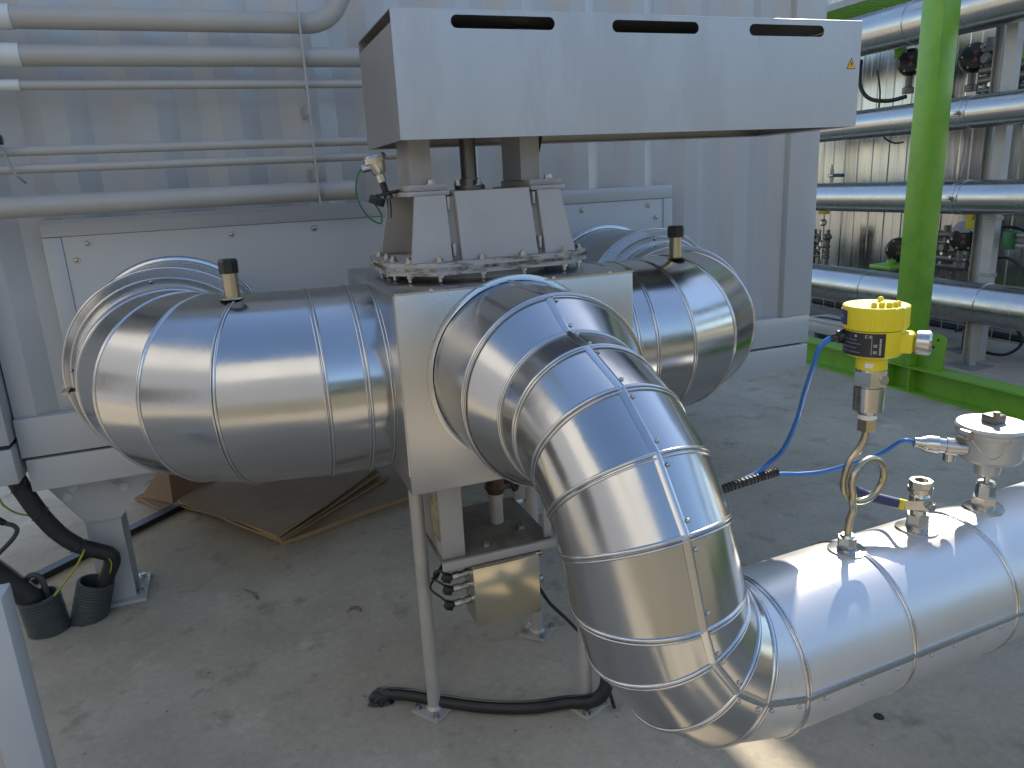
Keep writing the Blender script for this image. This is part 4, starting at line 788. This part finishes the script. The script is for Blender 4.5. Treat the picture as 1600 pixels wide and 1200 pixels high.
def blob(x, y, z, lab, m='dark_steel', sc=1.0, seed=0):
    rnd = random.Random(seed); t = thing('pipe_manifold', lab, 'manifold', (x, y, z), 'small pipework in the rack')
    b = MB()
    for k in range(5):
        zz = z + (k - 2) * .07 * sc; b.cyl((x, y - .22 * sc, zz), (x, y + .22 * sc, zz), (.02 + .015 * rnd.random()) * sc, seg=12)
    for k in range(4):
        yy = y + (k - 1.5) * .12 * sc; b.cyl((x + .01, yy, z - .25 * sc), (x + .01, yy, z + .22 * sc), (.018 + .02 * rnd.random()) * sc, seg=12); b.lathe((x - .05, yy, z + (rnd.random() - .5) * .3 * sc), (1, 0, 0), [(0, .03 * sc), (.02, .045 * sc), (.08, .045 * sc), (.1, .02)], 12)
    obj('pipework', b, m, t, 35)
    b = MB()
    for k in range(9): p = V((x - .06, y + (rnd.random() - .5) * .4 * sc, z + (rnd.random() - .5) * .4 * sc)); b.hexa(p, p + V((-.03, 0, 0)), .016 * sc)
    obj('fitting', b, 'fitting', t, 30); return t
blob(6.15, 4.62, 2.30, 'dark tangle of small pipework right of the green post, high up', seed=1, sc=1.15)
blob(6.1, 4.95, 0.80, 'dark small pipework right of the green post, low down', seed=2)
blob(6.05, 6.55, 0.75, 'small dark pipework close to the container corner', seed=4, sc=.8)
t = thing('green_manifold', 'small green bracket under the topmost rack pipe', 'bracket', (5.9, 5.6, 2.65)); b = MB(); b.box((5.8, 5.25, 2.60), (6.0, 5.75, 2.70), .01); b.cyl((5.9, 5.5, 2.6), (5.9, 5.5, 2.5), .05); obj('bracket', b, 'green', t)
t = thing('green_manifold', 'green block at the right edge behind the second rack post', 'bracket', (5.9, 4.3, 2.4)); b = MB(); b.box((6.0, 4.22, 2.32), (6.2, 4.46, 2.52), .01); b.cyl((6.1, 4.3, 2.31), (6.1, 4.3, 2.1), .04); obj('block', b, 'green', t)
t = thing('green_manifold', 'green flat bracket on the lowest rack pipe left of the post', 'bracket', (5.6, 5.2, .66)); b = MB(); b.box((5.5, 5.05, .665), (5.75, 5.28, .70), .004); b.cyl((5.62, 5.15, .70), (5.62, 5.15, .74), .04); obj('bracket', b, 'green', t)
t = thing('green_manifold', 'green junction with grey couplings beside the pale right support post', 'connector', (5.7, 4.0, .95)); b = MB(); b.box((5.62, 4.045, .90), (5.72, 4.13, 1.04), .01); obj('block', b, 'gcable', t); b = MB(); b.cyl((5.67, 4.04, 1.01), (5.67, 3.95, 1.01), .025); b.cyl((5.67, 4.04, .93), (5.67, 3.95, .93), .025); obj('coupling', b, 'slat', t)
t = thing('yellow_handle', 'yellow valve handle hanging below the third rack pipe', 'handle', (5.85, 4.5, 1.1)); b = MB(); b.box((5.83, 4.49, 1.02), (5.86, 4.62, 1.16), .006); b.cyl((5.80, 4.56, 1.13), (5.88, 4.56, 1.13), .03); obj('handle', b, 'yellow', t)
t = thing('ball_valve', 'small steel ball valve with blue lever above the third rack pipe', 'valve', (5.6, 5.95, 1.43)); b = MB(); b.lathe((5.6, 5.93, 1.40), (0, 0, 1), [(0, .012), (.05, .012), (.052, .028), (.075, .028), (.08, .022), (.13, .026), (.16, .026), (.162, .014), (.20, .014)], 14); obj('valve_body', b, 'fitting', t, 30); b = MB(); b.cyl((5.57, 5.93, 1.50), (5.55, 5.83, 1.50), .010); obj('stem', b, 'fitting', t); b = MB(); b.tube([(5.55, 5.84, 1.50), (5.55, 5.72, 1.498)], .017, 10); obj('lever', b, 'navy', t)
t = thing('gauge_pipe', 'thin steel riser with small valve at the container corner above the lowest rack pipe', 'pipe', (5.7, 6.1, .6)); b = MB(); b.cyl((5.7, 6.1, .62), (5.7, 6.1, 1.2), .012); b.lathe((5.7, 6.1, .78), (0, 0, 1), [(0, .015), (.02, .03), (.06, .03), (.08, .015)], 12); b.lathe((5.7, 6.1, 1.0), (0, 0, 1), [(0, .015), (.02, .035), (.05, .035), (.07, .015)], 12); obj('riser', b, 'fitting', t); b = MB(); b.box((5.67, 6.05, 1.12), (5.73, 6.15, 1.17), .005); obj('yellow_cap', b, 'yellow', t)
CB = [('black looped cable below the topmost rack pipe', [(5.7, 5.75, 2.52), (5.7, 5.74, 2.30), (5.7, 5.62, 2.17), (5.75, 5.45, 2.13), (5.8, 5.3, 2.15)], .018), ('thin dark cable dangling in front of the upper tank wall', [(5.7, 5.55, 2.4), (5.7, 5.5, 2.2), (5.7, 5.5, 1.95), (5.7, 5.42, 1.82), (5.7, 5.3, 1.76), (5.7, 5.2, 1.76)], .008),
      ('black looped cable above the second rack pipe, right of the green post', [(5.8, 4.85, 2.38), (5.8, 4.87, 2.15), (5.8, 4.7, 2.0), (5.8, 4.45, 2.02), (5.8, 4.2, 2.2), (5.8, 4.1, 2.35)], .012), ('upper black cable arching at the right frame edge', [(5.75, 4.25, 1.06), (5.75, 4.1, 1.05), (5.75, 3.98, .98), (5.75, 3.93, .80), (5.75, 3.94, .62)], .013),
      ('lower black cable arching at the right frame edge', [(5.7, 4.22, .82), (5.7, 4.1, .82), (5.7, 3.98, .74), (5.7, 3.92, .62)], .011), ('black cable hanging from the low actuator beside the green post', [(5.85, 5.3, .70), (5.8, 5.2, .62), (5.8, 5.05, .58), (5.8, 4.9, .60)], .012),
      ('dark cable loop on the floor behind the grey rack foot', [(5.7, 4.5, .18), (5.7, 4.2, .33), (5.7, 4.0, .30), (5.7, 3.92, .18), (5.7, 4.05, .06), (5.7, 4.3, .05)], .012), ('dark cable drooping at the container corner', [(5.9, 6.75, 1.1), (5.9, 6.5, .8), (5.9, 6.35, .68)], .010)]
for lab, pts, r in CB:
    b = MB(); b.tube(pts, r, 8, smooth=6); c = V(pts[0]); single('rack_cable', b, 'black', lab, 'cable', c, 'cables hanging in the rack')
t = thing('enclosure_box', 'pale grey enclosure box on the green beam beside the container corner', 'junction box', (5.0, 5.2, .1))
b = MB(); b.box((4.95, 4.98, .115), (5.2, 5.45, .215), .006); obj('case', b, 'greybox', t); b = MB(); b.box((4.945, 4.975, .2155), (5.205, 5.455, .245), .006); obj('lid', b, 'greybox', t); b = MB(); b.box((5.0, 5.05, 0), (5.15, 5.1, .1145)); b.box((5.0, 5.33, 0), (5.15, 5.38, .1145)); obj('stand', b, 'dark_steel', t)
b = MB(); b.tube([(5.0, 5.4, .24), (5.0, 5.25, .26), (5.05, 5.1, .25), (5.2, 4.95, .25)], .008, 8, smooth=6); obj('cable', b, 'black', t)
t = thing('wire_tray', 'low wire cable tray on the floor beyond the lowest rack pipe', 'cable tray', (5.95, 4.0, .1)); b = MB()
for zz in (.12, .22):
    for xx in (5.9, 6.1): b.cyl((xx, 0, zz), (xx, 6.5, zz), .006, seg=6)
for k in range(40):
    y = k * .16; b.tube([(5.9, y, .22), (5.9, y, .12), (6.1, y, .12), (6.1, y, .22)], .005, 6)
obj('wire_mesh', b, 'bolt', t); b = MB(); b.tube([(6.0, 0, .14), (6.02, 2, .15), (5.98, 4, .14), (6.0, 6.5, .15)], .03, 8, smooth=6); obj('cable', b, 'black', t)
# walkway above
t = thing('grating_walkway', 'green grating walkway with handrail above the rack', 'walkway', (6.2, 6.2, 3.0))
b = MB(); b.box((5.75, 5.0, 3.03), (5.77, 12.0, 3.09)); b.box((6.9, 5.0, 3.03), (6.92, 12.0, 3.09)); obj('stringer', b, 'slat', t, 0)
b = MB()
for k in range(60): b.box((5.771, 5.05 + k * .116, 3.05), (6.899, 5.06 + k * .116, 3.08))
obj('grating', b, 'green', t, 0)
b = MB()
for z in (3.2, 3.35, 3.65, 4.1): b.cyl((5.76, 5.0, z), (5.76, 12.0, z), .02, seg=10)
for k in range(8): b.cyl((5.76, 5.0 + k, 3.092), (5.76, 5.0 + k, 4.1), .022, seg=10)
obj('handrail', b, 'slat', t)

# ================================================================= TANKS
M['tank'] = mat('tank_cladding', (0.46, 0.455, 0.43), 0.24, 1.0, 0.03, 2, rvar=0.08, bump=0.5, bscale=3.0, bdist=0.03, stretch=(1, 1, 0.06))
def tank(cx, cy, r, h, label):
    t = thing('storage_tank', label, 'tank', (cx, cy, 0), 'tall clad tanks'); n = int(2 * PI * r / .20); vs = []; fs = []; b = MB()
    prof = []
    for k in range(n):
        for f, d in ((0, 0), (.46, 0), (.52, .007), (.94, .007)): prof.append((2 * PI * (k + f) / n, r + d))
    m_ = len(prof)
    for z in (0.05, h):
        for a, q in prof: vs.append((cx + q * math.cos(a), cy + q * math.sin(a), z))
    for i in range(m_): fs.append((i, (i + 1) % m_, m_ + (i + 1) % m_, m_ + i))
    obj('cladding', b.add(vs, fs), 'tank', t, 10)
    b = MB(); b.lathe((cx, cy, h), (0, 0, 1), [(0, r + .03), (.05, r + .03), (.25, r * .6), (.42, .1)], 64); obj('roof', b, 'tank', t, 20)
    b = MB(); b.lathe((cx, cy, 0), (0, 0, 1), [(0, r + .1), (.05, r + .1)], 64); obj('plinth', b, 'slat', t, 20)
    return t
tank(9.6, 6.2, 3.2, 5.8, 'tall silver tank with vertical ribbed cladding behind the pipe rack')
tank(8.8, 12.62, 3.2, 8.5, 'unseen silver ribbed tank farther back, added to shade the ground beside the container')  # unseen, added to keep the sun off the ground beside the container

# ================================================================= BEHIND THE CAMERA (seen only mirrored in the cladding)
M['hall'] = mat('pale_render', (0.66, 0.64, 0.60), 0.8, 0.0, 0.05, 0.3)
M['hedge'] = mat('hedge_leaves', (0.10, 0.10, 0.055), 0.8, 0.0, 0.3, 1.5, col2=(0.055, 0.06, 0.035))
M['plinth'] = mat('grey_lower_cladding', (0.30, 0.31, 0.33), 0.6, 0.0, 0.05, 0.5)
t = thing('reflection_hall', 'unseen white hall with grey lower storey, added for its reflection in the duct elbows', 'building', (-9, -3, 0))  # unseen, shaped for the white and grey bands mirrored in the ducts
b = MB(); b.box((-15, -9.0, 5.0), (-7.0, 12.0, 8.0)); b.box((-22, -16, 6.0), (-2.6, -9.02, 12.0)); obj('wall', b, 'hall', t, 0)
b = MB(); b.box((-15, -9.0, 0), (-6.98, 11.9, 4.98)); b.box((-22, -16, 0), (-2.62, -9.0, 5.98)); obj('lower_wall', b, 'plinth', t, 0)
b = MB(); b.box((-15.2, -9.0, 8.0), (-6.9, 12.1, 8.2)); b.box((-22.2, -16.2, 12), (-2.5, -8.9, 12.2)); obj('roof', b, 'slat', t, 0)
for k in range(3):
    q = MB(); q.box((-6.99, -5.5 + 5 * k, 0.8), (-6.96, -3.0 + 5 * k, 2.4)); obj('window', q, 'blackgl', t, 0)
rnd = random.Random(11); b = MB()
for k in range(26):
    cx, cy, h = -30 + k * 2.5 + rnd.random(), -17 - 3 * rnd.random(), 4.0 + 2.5 * rnd.random()
    for j in range(150):
        a = rnd.random() * 2 * PI; e = math.sqrt(rnd.random()); z = h * (0.08 + 0.92 * rnd.random()); rr = 2.0 * e * math.sqrt(max(.05, 1 - (z / h - .35) ** 2 * 1.6)); p = V((cx + rr * math.cos(a), cy + rr * math.sin(a), z))
        u = V((rnd.random() - .5, rnd.random() - .5, rnd.random() - .5)).normalized() * .42; w_ = u.orthogonal().normalized() * .34
        b.add([p - u, p + w_, p + u, p - w_], [(0, 1, 2, 3)])
o = obj('distant_woods', b, 'hedge', None, 0); o['kind'] = 'stuff'
